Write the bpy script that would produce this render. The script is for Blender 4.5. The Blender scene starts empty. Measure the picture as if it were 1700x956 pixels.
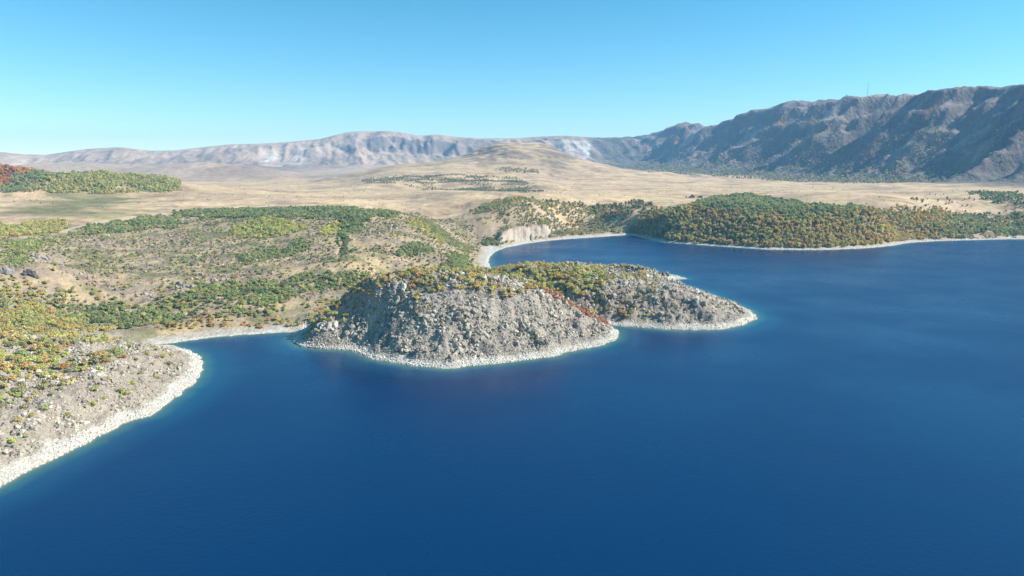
import bpy, bmesh, math, random
import numpy as np

# ------------------------------------------------------------------ camera, sky, sun, exposure
S = bpy.context.scene
COL = S.collection
CAM_H, PITCH, FPX = 110.0, math.radians(9.54), 1149.0      # height over the lake, tilt, focal length in photo pixels
cam_d = bpy.data.cameras.new('camera'); cam = bpy.data.objects.new('camera', cam_d); COL.objects.link(cam)
cam.location = (0, 0, CAM_H); cam.rotation_euler = (math.pi / 2 - PITCH, 0, 0)
cam_d.sensor_width = 36.0; cam_d.lens = 36.0 * FPX / 1700.0
cam_d.clip_start = 1.0; cam_d.clip_end = 60000.0
S.camera = cam

SUN_EL, SUN_AZ = math.radians(37), math.radians(91)        # azimuth clockwise from +Y: almost from the right
w = bpy.data.worlds.new('World'); S.world = w; w.use_nodes = True
nt = w.node_tree; nt.nodes.clear()
sky = nt.nodes.new('ShaderNodeTexSky'); sky.sky_type = 'NISHITA'; sky.sun_disc = False
sky.sun_elevation = SUN_EL; sky.sun_rotation = SUN_AZ
sky.altitude = 2200; sky.air_density = 1.0; sky.dust_density = 0.3; sky.ozone_density = 1.0
bg = nt.nodes.new('ShaderNodeBackground'); bg.inputs['Strength'].default_value = 0.115
wo = nt.nodes.new('ShaderNodeOutputWorld')
hs_ = nt.nodes.new('ShaderNodeHueSaturation'); hs_.inputs['Hue'].default_value = 0.475; hs_.inputs['Saturation'].default_value = 1.4
nt.links.new(sky.outputs[0], hs_.inputs['Color']); nt.links.new(hs_.outputs[0], bg.inputs[0]); nt.links.new(bg.outputs[0], wo.inputs[0])

sd_ = bpy.data.lights.new('sun', 'SUN'); sun = bpy.data.objects.new('sun', sd_); COL.objects.link(sun)
sd_.energy = 5.0; sd_.angle = math.radians(0.53); sd_.color = (1.0, 0.945, 0.86)
sv = (math.sin(SUN_AZ) * math.cos(SUN_EL), math.cos(SUN_AZ) * math.cos(SUN_EL), math.sin(SUN_EL))
import mathutils
sun.rotation_euler = mathutils.Vector(sv).to_track_quat('Z', 'Y').to_euler()
S.view_settings.view_transform = 'Standard'; S.view_settings.look = 'None'
S.view_settings.exposure = 0.62; S.view_settings.gamma = 1.0; S.view_settings.use_curve_mapping = False
S.render.engine = 'CYCLES'
S.cycles.max_bounces = 5; S.cycles.diffuse_bounces = 2; S.cycles.glossy_bounces = 2
S.cycles.transmission_bounces = 2; S.cycles.volume_bounces = 1; S.cycles.transparent_max_bounces = 4
S.cycles.use_denoising = True

rng = np.random.default_rng(11); random.seed(11)

# ------------------------------------------------------------------ small maths
def ray(u, v):
    """azimuth (from +Y to the right) and slope (dz per metre of ground distance) of the sight line through a photo pixel"""
    u = np.asarray(u, float); v = np.asarray(v, float)
    cp, sp = math.cos(PITCH), math.sin(PITCH)
    x = u - 850.0; y = FPX * cp + (478.0 - v) * sp; z = -FPX * sp + (478.0 - v) * cp
    return np.arctan2(x, y), z / np.hypot(x, y)
def project(x, y, z):
    cp, sp = math.cos(PITCH), math.sin(PITCH); zz = z - CAM_H
    dep = y * cp - zz * sp; up = y * sp + zz * cp
    return 850 + FPX * x / dep, 478 - FPX * up / dep
def at_z(u, v, z=0.0):
    a, s = ray(u, v); d = (np.asarray(z) - CAM_H) / s
    return np.stack([d * np.sin(a), d * np.cos(a)], -1)
def sstep(a, b, x):
    t = np.clip((x - a) / (b - a), 0, 1); return t * t * (3 - 2 * t)
def lerp(a, b, t): return a + (b - a) * t
def lin(r, g, b):
    c = np.array([r, g, b], float) / 255.0
    return np.where(c <= 0.04045, c / 12.92, ((c + 0.055) / 1.055) ** 2.4)
def _h(ix, iy, seed):
    n = (ix.astype(np.int64) * 374761393 + iy.astype(np.int64) * 668265263 + seed * 1442695041) & 0xFFFFFFFF
    n = ((n ^ (n >> 13)) * 1274126177) & 0xFFFFFFFF
    return ((n ^ (n >> 16)) & 0xFFFFFF).astype(np.float64) / 0xFFFFFF
_pr = np.random.default_rng(5); PERM = _pr.permutation(4096).astype(np.int32)
_ga = _pr.random(4096) * 2 * np.pi; GX = np.cos(_ga).astype(np.float32); GY = np.sin(_ga).astype(np.float32)
from concurrent.futures import ThreadPoolExecutor
POOL = ThreadPoolExecutor(4)
def _noise(x, y, seed):
    flx = np.floor(x); fly = np.floor(y); fx = (x - flx).astype(np.float32); fy = (y - fly).astype(np.float32)
    ix = flx.astype(np.int32); iy = fly.astype(np.int32)
    p0 = PERM[(ix + seed * 31) & 4095] + iy; p1 = PERM[(ix + 1 + seed * 31) & 4095] + iy
    fx1 = fx - 1; fy1 = fy - 1
    def g(p, ax, ay): return GX[p] * ax + GY[p] * ay
    sx = fx * fx * fx * (fx * (fx * 6 - 15) + 10); sy = fy * fy * fy * (fy * (fy * 6 - 15) + 10)
    a0 = g(PERM[p0 & 4095], fx, fy); a1 = g(PERM[p1 & 4095], fx1, fy); b0 = g(PERM[(p0 + 1) & 4095], fx, fy1); b1 = g(PERM[(p1 + 1) & 4095], fx1, fy1)
    a0 += (a1 - a0) * sx; b0 += (b1 - b0) * sx; a0 += (b0 - a0) * sy
    return a0 * 1.5
def noise(x, y, seed=0):
    x = np.asarray(x); y = np.asarray(y)
    if x.ndim == 2 and x.size > 50000:
        cuts = np.array_split(np.arange(x.shape[0]), 8)
        return np.concatenate(list(POOL.map(lambda k: _noise(x[k[0]:k[-1] + 1], y[k[0]:k[-1] + 1], seed), cuts)))
    return _noise(x, y, seed)
def fbm(x, y, scale, octv=4, seed=0, gain=0.5):
    s = 0.0; a = 1.0; tot = 0.0
    for o in range(octv):
        s = s + a * noise(x / scale + 17.3 * o, y / scale - 9.1 * o, seed + o * 13); tot += a
        a *= gain; scale *= 0.5
    return s / tot
def ridged(x, y, scale, octv=3, seed=0, gain=0.5):
    s = 0.0; a = 1.0; tot = 0.0
    for o in range(octv):
        s = s + a * (1 - np.abs(noise(x / scale + 5.7 * o, y / scale + 3.3 * o, seed + o * 7)) * 1.6); tot += a
        a *= gain; scale *= 0.5
    return s / tot
def worley(x, y, scale, seed=0):
    """distance to the nearest and second nearest cell point and the nearest cell's random value"""
    x = x / scale; y = y / scale
    ix = np.floor(x).astype(np.int64); iy = np.floor(y).astype(np.int64)
    d1 = np.full(x.shape, 9.0); d2 = np.full(x.shape, 9.0); val = np.zeros(x.shape)
    for dx in (-1, 0, 1):
        for dy in (-1, 0, 1):
            cx = ix + dx; cy = iy + dy
            d = np.hypot(cx + _h(cx, cy, seed) - x, cy + _h(cx, cy, seed + 5) - y)
            n = d < d1
            d2 = np.where(n, d1, np.minimum(d2, d)); val = np.where(n, _h(cx, cy, seed + 9), val); d1 = np.where(n, d, d1)
    return d1, d2, val
def inside(poly, x, y):
    r = np.zeros(x.shape, bool); n = len(poly); bx0, by0 = poly.min(0); bx1, by1 = poly.max(0)
    m = (x >= bx0) & (x <= bx1) & (y >= by0) & (y <= by1); xs = x[m]; ys = y[m]; rr = np.zeros(xs.shape, bool)
    for i in range(n):
        x0, y0 = poly[i]; x1, y1 = poly[(i + 1) % n]
        if y0 == y1: continue
        c = ((y0 > ys) != (y1 > ys)) & (xs < (x1 - x0) * (ys - y0) / (y1 - y0) + x0); rr ^= c
    r[m] = rr; return r
def seg_dist(pts, x, y, closed=True):
    d = np.full(x.shape, 1e12); n = len(pts)
    for i in range(n if closed else n - 1):
        ax, ay = pts[i]; bx, by = pts[(i + 1) % n]; vx, vy = bx - ax, by - ay; L = vx * vx + vy * vy + 1e-9
        t = np.clip(((x - ax) * vx + (y - ay) * vy) / L, 0, 1)
        d = np.minimum(d, (x - ax - t * vx) ** 2 + (y - ay - t * vy) ** 2)
    return np.sqrt(d)

# ------------------------------------------------------------------ shoreline (lake level is z = 0)
HEAD = [(-420, 960), (-160, 872), (0, 808), (60, 776), (130, 744), (200, 706), (250, 690), (290, 661), (325, 636), (338, 611), (334, 594), (315, 582), (290, 574)]
COVE = [(262, 572), (285, 570), (330, 563), (400, 556), (450, 553), (490, 551)]
ISLE = [(486, 566), (488, 571), (505, 577), (545, 580), (580, 581), (600, 590), (620, 597), (680, 607), (740, 612), (800, 606), (860, 600), (930, 590), (937, 585), (990, 576), (1022, 565), (1028, 552), (1018, 543), (996, 539)]
PENI = [(1020, 541), (1060, 543), (1100, 547), (1150, 548), (1200, 547), (1240, 538), (1257, 528), (1250, 518), (1220, 504), (1180, 488), (1150, 477), (1100, 466), (1142, 463), (1125, 458), (1092, 452), (1070, 448), (1040, 441.5), (960, 439), (900, 442), (850, 446)]
BAY = [(818, 450), (811, 436), (813, 427), (822, 418), (840, 411), (870, 405), (905, 400), (940, 397), (1000, 393), (1040, 390)]
FAR = [(1050, 391), (1100, 402), (1140, 405), (1180, 408), (1270, 414), (1320, 415), (1370, 415), (1440, 412), (1480, 408), (1510, 403), (1560, 400), (1700, 396.5), (1900, 393), (2400, 388), (3200, 382)]
def wshore(l): return at_z(*np.array(l, float).T, 0.0)
def crinkle(p, amp, step, seed):
    out = []
    for i in range(len(p) - 1):
        n = max(1, int(np.hypot(*(p[i + 1] - p[i])) / step))
        for k in range(n): out.append(lerp(p[i], p[i + 1], k / n))
    out.append(p[-1]); out = np.array(out)
    out[:, 0] += amp * fbm(out[:, 0], out[:, 1], step * 3, 3, seed); out[:, 1] += amp * fbm(out[:, 0], out[:, 1], step * 3, 3, seed + 50)
    return out
shore = crinkle(wshore(HEAD + COVE + ISLE + PENI + BAY + FAR), 2.6, 3.0, 3)
LAND = np.vstack([shore, [[9000, 2000], [9000, 30000], [-9000, 30000], [-9000, 0]]])
isle_poly = np.vstack([wshore([(490, 551)] + ISLE), at_z(np.array([980, 900, 800, 700, 600, 520]), np.array([530, 520, 515, 514, 516, 530]), 0)])
peni_poly = np.vstack([wshore(PENI), at_z(np.array([800, 760]), np.array([452, 470]), 0), at_z(np.array([700, 800, 900, 980]), np.array([514, 515, 520, 530]), 0), wshore([(996, 539)])])
head_poly = np.vstack([wshore(HEAD), at_z(np.array([250, 200, 100, 0, -150, -500]), np.array([556, 540, 530, 528, 530, 560]), 10.0)])

# ------------------------------------------------------------------ terrain grid: rings round the view point, finer near the lake
TH = np.radians(np.concatenate([np.linspace(-74, -41, 34)[:-1], np.linspace(-41, 41, 800), np.linspace(41, 74, 34)[1:]]))
def rings(*seg):
    out = [seg[0][0]]
    for a, b, q in seg:
        n = int(math.log(b / a) / q); out += list(a * np.exp(np.linspace(0, math.log(b / a), n + 1)[1:]))
    return np.array(out)
RR = rings((150, 330, .006), (330, 800, .0032), (800, 1500, .004), (1500, 2600, .006), (2600, 6600, .0026), (6600, 9000, .02))
LR = np.log(RR)
T, R = np.meshgrid(TH, RR)
X = R * np.sin(T); Y = R * np.cos(T)

# control heights: (photo column, row, height above the lake)
ctl = []
def C(u, v, z):
    a, s = ray(u, v); d = (z - CAM_H) / s; ctl.append((float(a), math.log(d), z))
def D(u, d, z):
    a, _ = ray(u, 400); ctl.append((float(a), math.log(d), z))
for i in range(0, len(shore), 7):
    p = shore[i]; ctl.append((math.atan2(p[0], p[1]), math.log(math.hypot(*p)), 0.0))
for q in [(0,740,7),(0,690,12),(0,640,16),(0,590,20),(0,555,22),(100,690,9),(100,640,14),(100,600,17),(100,560,17),(200,660,8),(200,610,13),(200,570,13),(270,620,8),(270,590,9),(300,600,6),(-200,700,16),(-200,600,24),(-300,540,30),
          (60,535,15),(150,530,11),(250,545,6),(300,540,6),(400,535,6),(450,540,3),(0,500,25),(0,450,34),(70,440,42),(0,400,44),(0,370,48),(-300,450,45),(-300,400,55),
          (150,500,17),(150,450,27),(150,400,36),(150,365,48),(250,500,16),(250,450,26),(250,400,34),(250,365,46),(350,500,14),(350,450,24),(350,400,34),(350,355,50),
          (450,500,12),(450,450,23),(450,400,34),(450,348,52),(550,480,11),(520,440,25),(550,400,36),(550,345,53),(565,425,24),(600,430,28),(600,465,14),(640,455,13),(640,420,29),(640,380,41),(640,352,50),
          (690,366,46),(690,400,32),(690,440,15),(730,430,17),(730,400,26),(760,420,12),(760,385,22),(790,400,7),(740,365,34),(775,365,28),(770,345,42),(770,335,52),(700,470,8),(760,470,6),(780,440,4),
          (820,375,27),(820,345,50),(850,398,5),(850,385,15),(850,371,34),(880,380,18),(880,366,38),(880,335,57),(910,385,12),(910,366,34),(950,345,54),(950,375,22),(1000,350,46),(1000,378,16),(1000,345,50),(1035,378,11),(1035,355,32),(1060,380,15),(1040,340,50),
          (1085,352,44),(1085,380,20),(1110,360,40),(1150,345,50),(1150,380,24),(1220,335,53),(1220,370,32),(1220,395,12),(1300,345,50),(1300,375,30),(1300,398,11),(1400,350,48),(1400,375,30),(1400,398,10),(1480,355,46),(1480,380,24),(1560,358,44),(1560,380,17),(1650,360,40),(1650,380,16),(1800,355,44),(1800,378,16),(2300,350,45),(2300,375,14)]:
    C(*q)
for u in (-500, 0, 250, 500, 750, 1000, 1250, 1500, 1800, 2300):
    for d, z in ((1500, 57), (1800, 61), (2200, 65)): D(u, d, z)
# the rocky island: crest, left flank, back
for u, v, d in [(540,492,462),(600,470,456),(650,457,450),(700,450,447),(760,448,447),(820,451,450),(870,459,455),(910,480,462),(960,505,470),(1000,530,478)]:
    a, s = ray(u, v); ctl.append((float(a), math.log(d), CAM_H + d * float(s)))
for q in [(620,560,9.5),(620,520,22),(620,490,32),(660,575,8.5),(660,520,24),(700,570,10),(700,520,24),(700,480,36),(740,575,9),(780,570,10),(780,520,24),(780,480,36),(860,560,10.5),(860,520,22),(860,485,33),(930,545,11),(930,515,19),(980,540,10),(560,560,6),(560,530,15),(590,545,12),(520,548,8),(515,560,4)]: C(*q)
for u, d, z in [(520,478,9),(560,495,14),(600,505,14),(700,510,18),(800,512,18),(880,512,12),(950,512,6),(650,560,8),(750,570,9),(840,555,9),(700,640,8),(780,660,8)]: D(u, d, z)
# the second rocky tongue
for q in [(880,447,27),(930,442,27),(980,449,24),(1030,462,19),(1080,476,14),(1130,487,10),(1180,497,6),(1080,510,12),(1130,515,11),(1180,522,9),(1220,522,6),(1020,515,11),(960,480,20),(1100,530,7),(1050,446,10),(1085,458,6)]: C(*q)
for u, d, z in [(850,680,16),(900,680,15),(960,690,11),(1000,690,9)]: D(u, d, z)
ctl = np.array(ctl)
def rbf_fit(c, lam=2e-4):
    P = c[:, :2]; d = np.hypot(P[:, None, 0] - P[None, :, 0], P[:, None, 1] - P[None, :, 1]); n = len(c)
    K = np.where(d > 0, d * d * np.log(d + 1e-12), 0) + lam * np.eye(n); Q = np.hstack([np.ones((n, 1)), P])
    A = np.block([[K, Q], [Q.T, np.zeros((3, 3))]]); return np.linalg.solve(A, np.concatenate([c[:, 2], np.zeros(3)]))
cof = rbf_fit(ctl)
def rbf_eval(t, l):
    o = np.zeros(t.shape); n = len(ctl)
    for k in range(n):
        d = (t - ctl[k, 0]) ** 2 + (l - ctl[k, 1]) ** 2
        o += cof[k] * 0.5 * d * np.log(d + 1e-12)
    return o + cof[n] + cof[n + 1] * t + cof[n + 2] * l
# evaluated on a coarse copy of the grid, then interpolated
ti = np.unique(np.concatenate([np.arange(0, len(TH), 4), [len(TH) - 1]])); jmax = int(np.searchsorted(RR, 2400)); ri = np.unique(np.concatenate([np.arange(0, jmax, 4), [jmax]]))
ct, cl = np.meshgrid(TH[ti], LR[ri]); cz = rbf_eval(ct, cl)
tmp = np.stack([np.interp(np.arange(len(TH)), ti, row) for row in cz])
B = np.stack([np.interp(np.arange(jmax + 1), ri, tmp[:, k]) for k in range(len(TH))], 1)
base = np.full(X.shape, 65.0); base[:jmax + 1] = B

# distance to the shore, plus on land, minus in the lake
def shore_dist(x, y, cs):
    d = np.full(x.shape, 1e12)
    for i in range(len(cs) - 1):
        ax, ay = cs[i]; vx, vy = cs[i + 1] - cs[i]; L = vx * vx + vy * vy + 1e-9
        t = np.clip(((x - ax) * vx + (y - ay) * vy) / L, 0, 1)
        np.minimum(d, (x - ax - t * vx) ** 2 + (y - ay - t * vy) ** 2, out=d)
    return np.sqrt(d)
def up4(cz, ri, ti, nj):
    q = np.stack([np.interp(np.arange(len(TH)), ti, row) for row in cz])
    return np.stack([np.interp(np.arange(nj), ri, q[:, k]) for k in range(len(TH))], 1)
jn = int(np.searchsorted(RR, 1900)); rj = np.unique(np.concatenate([np.arange(0, jn, 5), [jn]]))
sdc = shore_dist(X[np.ix_(rj, ti)], Y[np.ix_(rj, ti)], shore[::4])
sd = np.full(X.shape, 500.0); sd[:jn + 1] = up4(sdc, rj, ti, jn + 1)
fine = (sd < 18) & (R < 1900)
_fi = np.where(fine)
for k0 in range(0, len(_fi[0]), 4000):                       # small runs of neighbours, each against the shore near it
    jj, ii = _fi[0][k0:k0 + 4000], _fi[1][k0:k0 + 4000]; px, py = X[jj, ii], Y[jj, ii]
    o = np.argsort(py); jj, ii, px, py = jj[o], ii[o], px[o], py[o]
    for q0 in range(0, len(px), 500):
        sl_ = slice(q0, q0 + 500); mx0, mx1, my0, my1 = px[sl_].min() - 40, px[sl_].max() + 40, py[sl_].min() - 40, py[sl_].max() + 40
        m = (shore[:, 0] > mx0) & (shore[:, 0] < mx1) & (shore[:, 1] > my0) & (shore[:, 1] < my1)
        idx = np.where(m[:-1] | m[1:])[0]
        if len(idx) == 0: continue
        A0 = shore[idx]; V0 = shore[idx + 1] - A0; L0 = (V0 ** 2).sum(1) + 1e-9
        t0 = np.clip(((px[sl_, None] - A0[:, 0]) * V0[:, 0] + (py[sl_, None] - A0[:, 1]) * V0[:, 1]) / L0, 0, 1)
        sd[jj[sl_], ii[sl_]] = np.sqrt(((px[sl_, None] - A0[:, 0] - t0 * V0[:, 0]) ** 2 + (py[sl_, None] - A0[:, 1] - t0 * V0[:, 1]) ** 2).min(1))
_nr = np.where(R < 1900)
sd[_nr] *= np.where(inside(LAND, X[_nr], Y[_nr]), 1.0, -1.0)
in_isle = inside(isle_poly, X, Y); in_peni = inside(peni_poly, X, Y) & ~in_isle; in_head = inside(head_poly, X, Y)
dpoly = lambda poly: seg_dist(poly, X, Y)
def soft(mask, poly, wid):
    m = np.zeros(X.shape); k = (R < 1300); d = np.zeros(X.shape); d[k] = seg_dist(poly, X[k], Y[k])
    return np.where(mask, 0.5 + 0.5 * np.clip(d / wid, 0, 1), 0.5 - 0.5 * np.clip(d / wid, 0, 1)) * k
f_isle = soft(in_isle, isle_poly, 8); f_peni = soft(in_peni, peni_poly, 8); f_head = soft(in_head, head_poly, 10)
rocky = np.clip(f_isle + f_peni, 0, 1)

# ------------------------------------------------------------------ plain, dome hill, scarps, far rim, caldera wall
SKY_U = [-900,-500,-200,0,40,75,110,150,200,250,290,340,380,430,470,530,560,580,610,640,670,690,720,760,800,860,900,940,1000,1060,1100,1300,1800]
SKY_V = [230,236,246,252,256,257,252,247,244,250,250,244,240,238,236,231,224,219,217.5,217,220,225,223,227,230,229,226,225,230,230,224,205,200]
MT_U = [1040,1060,1090,1110,1130,1150,1162,1175,1190,1200,1225,1250,1275,1300,1325,1350,1375,1400,1420,1440,1455,1470,1490,1510,1520,1540,1560,1580,1600,1640,1660,1680,1700,1800,2000,2400,3000]
MT_V = [232,230,223,217,211,208.5,209,213,210,203,194,185,180,167,164,163,158,157,158,160,155,152,154,155,156,153,149,146,143,141,142,139,136,128,120,120,130]
az_u = lambda u: ray(np.asarray(u, float), np.full(len(u), 250.0))[0]
def skyline(U, V, t):
    a, s = ray(np.array(U, float), np.array(V, float)); return np.interp(t, a, s)
rise = 62 + 14 * sstep(2000, 3200, R) + 60 * sstep(2900, 5200, R) + 12 * fbm(X, Y, 900, 3, 21) * sstep(1500, 2600, R)
h = lerp(base, rise, sstep(1500, 2200, R))
# low swells on the plain
h += (8.0 * fbm(X, Y, 260, 3, 31) + 3.2 * fbm(X, Y, 70, 3, 33)) * sstep(1200, 1600, R)
# scarp band in front of the dome
sc_r = np.interp(T, az_u([300, 420, 640, 800, 900, 1040]), [1980, 1940, 1960, 1950, 1880, 1800])
sc_w = sstep(-0.26, -0.16, T) * (1 - sstep(0.03, 0.09, T))
sc_r = sc_r + 60 * fbm(X, Y, 220, 3, 41)
h += sc_w * (15 * sstep(0, 90, R - sc_r) + 16 * sstep(75, 700, R - sc_r) - 30 * sstep(1200, 2200, R - sc_r))
# second small scarp, in front
s2_r = np.interp(T, np.radians([-14, -9, -4, 2, 6]), [1560, 1500, 1450, 1400, 1380]) + 40 * fbm(X, Y, 160, 3, 43)
h += sstep(-0.2, -0.12, T) * (1 - sstep(0.05, 0.1, T)) * 5 * (sstep(0, 35, R - s2_r) - sstep(60, 420, R - s2_r))
# the grass dome
def blob(u, d, H, rx0, rx1, ry, p=1.0, rot=0.0):
    a = float(ray(u, 400)[0]); cx, cy = d * math.sin(a), d * math.cos(a)
    ex, ey = math.cos(a), -math.sin(a); dx = (X - cx) * ex + (Y - cy) * ey; dy = (X - cx) * math.sin(a) + (Y - cy) * math.cos(a)
    q = (dx / np.where(dx < 0, rx0, rx1)) ** 2 + (dy / ry) ** 2
    return H * np.exp(-q ** p)
dome = blob(855, 3000, 46, 190, 270, 380, 1.4) + blob(890, 3050, 76, 560, 480, 560, 1.0) + blob(985, 2750, 18, 170, 190, 230)
dome *= 1 + 0.10 * fbm(X, Y, 150, 3, 51) + 0.10 * (ridged(X, Y, 190, 3, 52) - 0.6)
h += dome
h += blob(480, 2900, 16, 90, 60, 60) + blob(1165, 2900, 16, 60, 50, 60, 1.5) + blob(1100, 3000, 17, 60, 80, 60) + blob(560, 2700, 12, 60, 200, 60)
h += blob(370, 3600, 62, 330, 300, 320) * (1 + 0.25 * fbm(X, Y, 160, 3, 53)) + blob(120, 4100, 42, 420, 380, 300) + blob(250, 3900, 20, 300, 300, 200)
# left wooded ridge
ridge = blob(110, 1760, 41, 330, 290, 120, 1.25) + blob(-250, 1800, 30, 330, 330, 150, 1.3)
h += ridge * (1 + 0.45 * fbm(X, Y, 85, 4, 57))
# far rim
sl = skyline(SKY_U, SKY_V, T); rim_d = 6300.0
crest = CAM_H + sl * rim_d
wob = 260 * ridged(X, Y, 900, 3, 61) + 60 * ridged(X, Y, 240, 3, 63)
tt = np.clip((R - (4750 + wob - 200)) / (rim_d - 4750), 0, 1.0)
cl_w = sstep(az_u([590, 0])[0], az_u([625, 0])[0], T) * (1 - sstep(az_u([735, 0])[0], az_u([760, 0])[0], T))
tc_ = tt + 0.05 * fbm(X, Y * 0.3, 150, 3, 65)
prof = lerp(0.72 * tt ** 1.25 + 0.28 * sstep(0.55, 0.8, tt), 0.62 * tt ** 1.2 + 0.38 * sstep(0.74, 0.82, tc_), cl_w)
back = sstep(rim_d, rim_d + 5000, R)
rimh = lerp(h, np.maximum(crest, h + 10), np.where(R < rim_d, prof, 1.0)) - back * 260
gul = ridged(X * 1.0 + 0.25 * Y, Y * 0.18, 170, 3, 67)
rimh -= (30 * (1 - gul)) * sstep(0.03, 0.3, tt) * (1 - sstep(0.88, 1.0, tt))
h = np.where(R > 4200, rimh, h)
# caldera wall on the right
foot = np.array([[1330, 9000], [900, 6000], [905, 4900], [1010, 4250], [1240, 3300], [1520, 2320], [1900, 1400], [2500, 300]], float)
def wall_coords(x, y):
    best = np.full(x.shape, 1e12); s_at = np.zeros(x.shape); side = np.zeros(x.shape); acc = 0.0
    for i in range(len(foot) - 1):
        ax, ay = foot[i]; vx, vy = foot[i + 1] - foot[i]; L2 = vx * vx + vy * vy; L = math.sqrt(L2)
        tq = np.clip(((x - ax) * vx + (y - ay) * vy) / L2, 0, 1)
        dx = x - ax - tq * vx; dy = y - ay - tq * vy; d = dx * dx + dy * dy; m = d < best
        best = np.where(m, d, best); s_at = np.where(m, acc + tq * L, s_at); side = np.where(m, np.sign(vx * dy - vy * dx), side); acc += L
    return np.sqrt(best) * side, s_at
wm = (T > math.radians(2)) & (R > 1300)
W = np.full(X.shape, -3000.0); SA = np.zeros(X.shape)
W[wm], SA[wm] = wall_coords(X[wm], Y[wm])
warp = 60 * fbm(SA, W, 420, 2, 73)
sp1 = ridged(SA + warp, W * 0.22, 430, 2, 71); sp2 = ridged(SA + warp, W * 0.2, 170, 2, 75); sp3 = ridged(SA + 0.4 * warp, W * 0.3, 62, 2, 77)
Wd = W + 330 * (sp1 - 0.62) + 130 * (sp2 - 0.6) + 36 * (sp3 - 0.6)
wallW = 600.0
ms = skyline(MT_U, MT_V, T)
jc = np.argmax(W > wallW * 0.97, axis=0); okc = (W > wallW * 0.97).any(axis=0) & (TH > az_u([1040, 0])[0])
crest_1 = np.interp(TH, TH[okc], RR[jc][okc]); crest_1 = np.convolve(np.pad(crest_1, 8, 'edge'), np.ones(17) / 17, 'valid'); crest_d = np.broadcast_to(np.clip(crest_1, 1800, 6500), X.shape)
ch = CAM_H + ms * crest_d
tw = Wd / wallW
pw = np.where(tw < 0.2, 0.35 * np.clip(tw, 0, 1), np.where(tw < 0.5, 0.07 + 0.33 * (np.clip(tw - 0.2, 0, 1) / 0.3), np.where(tw < 0.9, 0.40 + 0.55 * ((tw - 0.5) / 0.4), 0.95 + 0.05 * sstep(0.88, 1.1, tw))))
pw = np.where(tw < 0, 0, pw)
foot_h = h + 16 * sstep(-420, 40, W) * (0.7 + 0.5 * fbm(X, Y, 90, 3, 79))
mt = foot_h + (np.maximum(ch, foot_h + 5) - foot_h) * pw
mt += (20 * fbm(X, Y, 90, 4, 81) + 9 * (ridged(SA, W * 0.5, 40, 2, 83) - 0.6)) * sstep(0.02, 0.2, tw) * (1 - sstep(0.95, 1.1, tw))
# strata ledges in the upper cliff
mt += 9 * np.sin(mt / 17.0 + 2 * fbm(X, Y, 200, 2, 85)) * sstep(0.45, 0.6, tw) * (1 - sstep(0.85, 1.0, tw))
mt -= 160 * sstep(600, 2500, W)
wall_on = wm & (W > -420)
h = np.where(wall_on, mt, h)
is_wall = wm & (tw > 0.0)
# ------------------------------------------------------------------ lake margin and small relief
land = sd > 0
beach = 0.25 + 0.16 * np.clip(sd, 0, 60)
rockrise = 0.35 + 0.42 * np.clip(sd, 0, 26)
edge = lerp(beach, rockrise, np.clip(rocky + 0.75 * f_head, 0, 1))
hl = np.maximum(h, 0.4)
hl = lerp(np.minimum(edge, np.maximum(hl, 0.4)), np.maximum(hl, np.minimum(edge, 6)), sstep(3, 40, sd))
relief_amp = sstep(4, 30, sd) * (1 - sstep(1300, 1700, R))
hl += relief_amp * (4.2 * fbm(X, Y, 90, 3, 91) + 2.4 * ridged(X, Y, 40, 3, 93) - 1.4) * np.where(in_isle | in_peni, 0.8, 1.0)
# blocky lava on island, tongue and headland
nearm = R < 900
wd1 = np.zeros(X.shape); wv = np.zeros(X.shape); wd1b = np.zeros(X.shape); wvb = np.zeros(X.shape)
a1, a2, a3 = worley(X[nearm], Y[nearm], 7.5, 101); wd1[nearm] = np.clip(a2 - a1, 0, 1); wv[nearm] = a3
a1, a2, a3 = worley(X[nearm], Y[nearm], 3.2, 111); wd1b[nearm] = np.clip(a2 - a1, 0, 1); wvb[nearm] = a3
blocks = (wv - 0.5) * 3.4 * sstep(0.02, 0.18, wd1) + (wvb - 0.5) * 1.7 * sstep(0.02, 0.2, wd1b)
blk_amt = np.clip(rocky + 0.42 * f_head, 0, 1) * sstep(1.5, 12, sd)
hl += blk_amt * blocks + blk_amt * (2.4 * fbm(X, Y, 26, 3, 121) + 2.6 * fbm(X, Y, 48, 2, 125) + 2.2 * (ridged(X, Y, 15, 2, 122) - 0.6))
hill_blk = np.clip(1 - rocky - f_head, 0, 1) * sstep(0.0, 0.35, fbm(X, Y, 60, 3, 123)) * sstep(20, 60, sd) * (R < 900)
hl += hill_blk * blocks * 0.7
# pale cliff above the far bay
ct0, ct1 = az_u([818, 924]); cw = sstep(ct0, ct0 + .02, T) * (1 - sstep(ct1 - .02, ct1, T)) * (R > 950) * (R < 1400)
cd = sd - (20 + 16 * fbm(X, Y, 36, 3, 131) + 4 * noise(X / 5, Y / 50, 133))
hl = lerp(hl, np.where(cd < 0, np.minimum(hl, 7 + 0.1 * sd), np.maximum(hl, 8 + 14 * (1 + 0.35 * fbm(X, Y * 0.2, 16, 3, 135)) * sstep(0, 7, cd) + 0.05 * sd)), cw * (np.abs(cd - 10) < 60))
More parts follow.
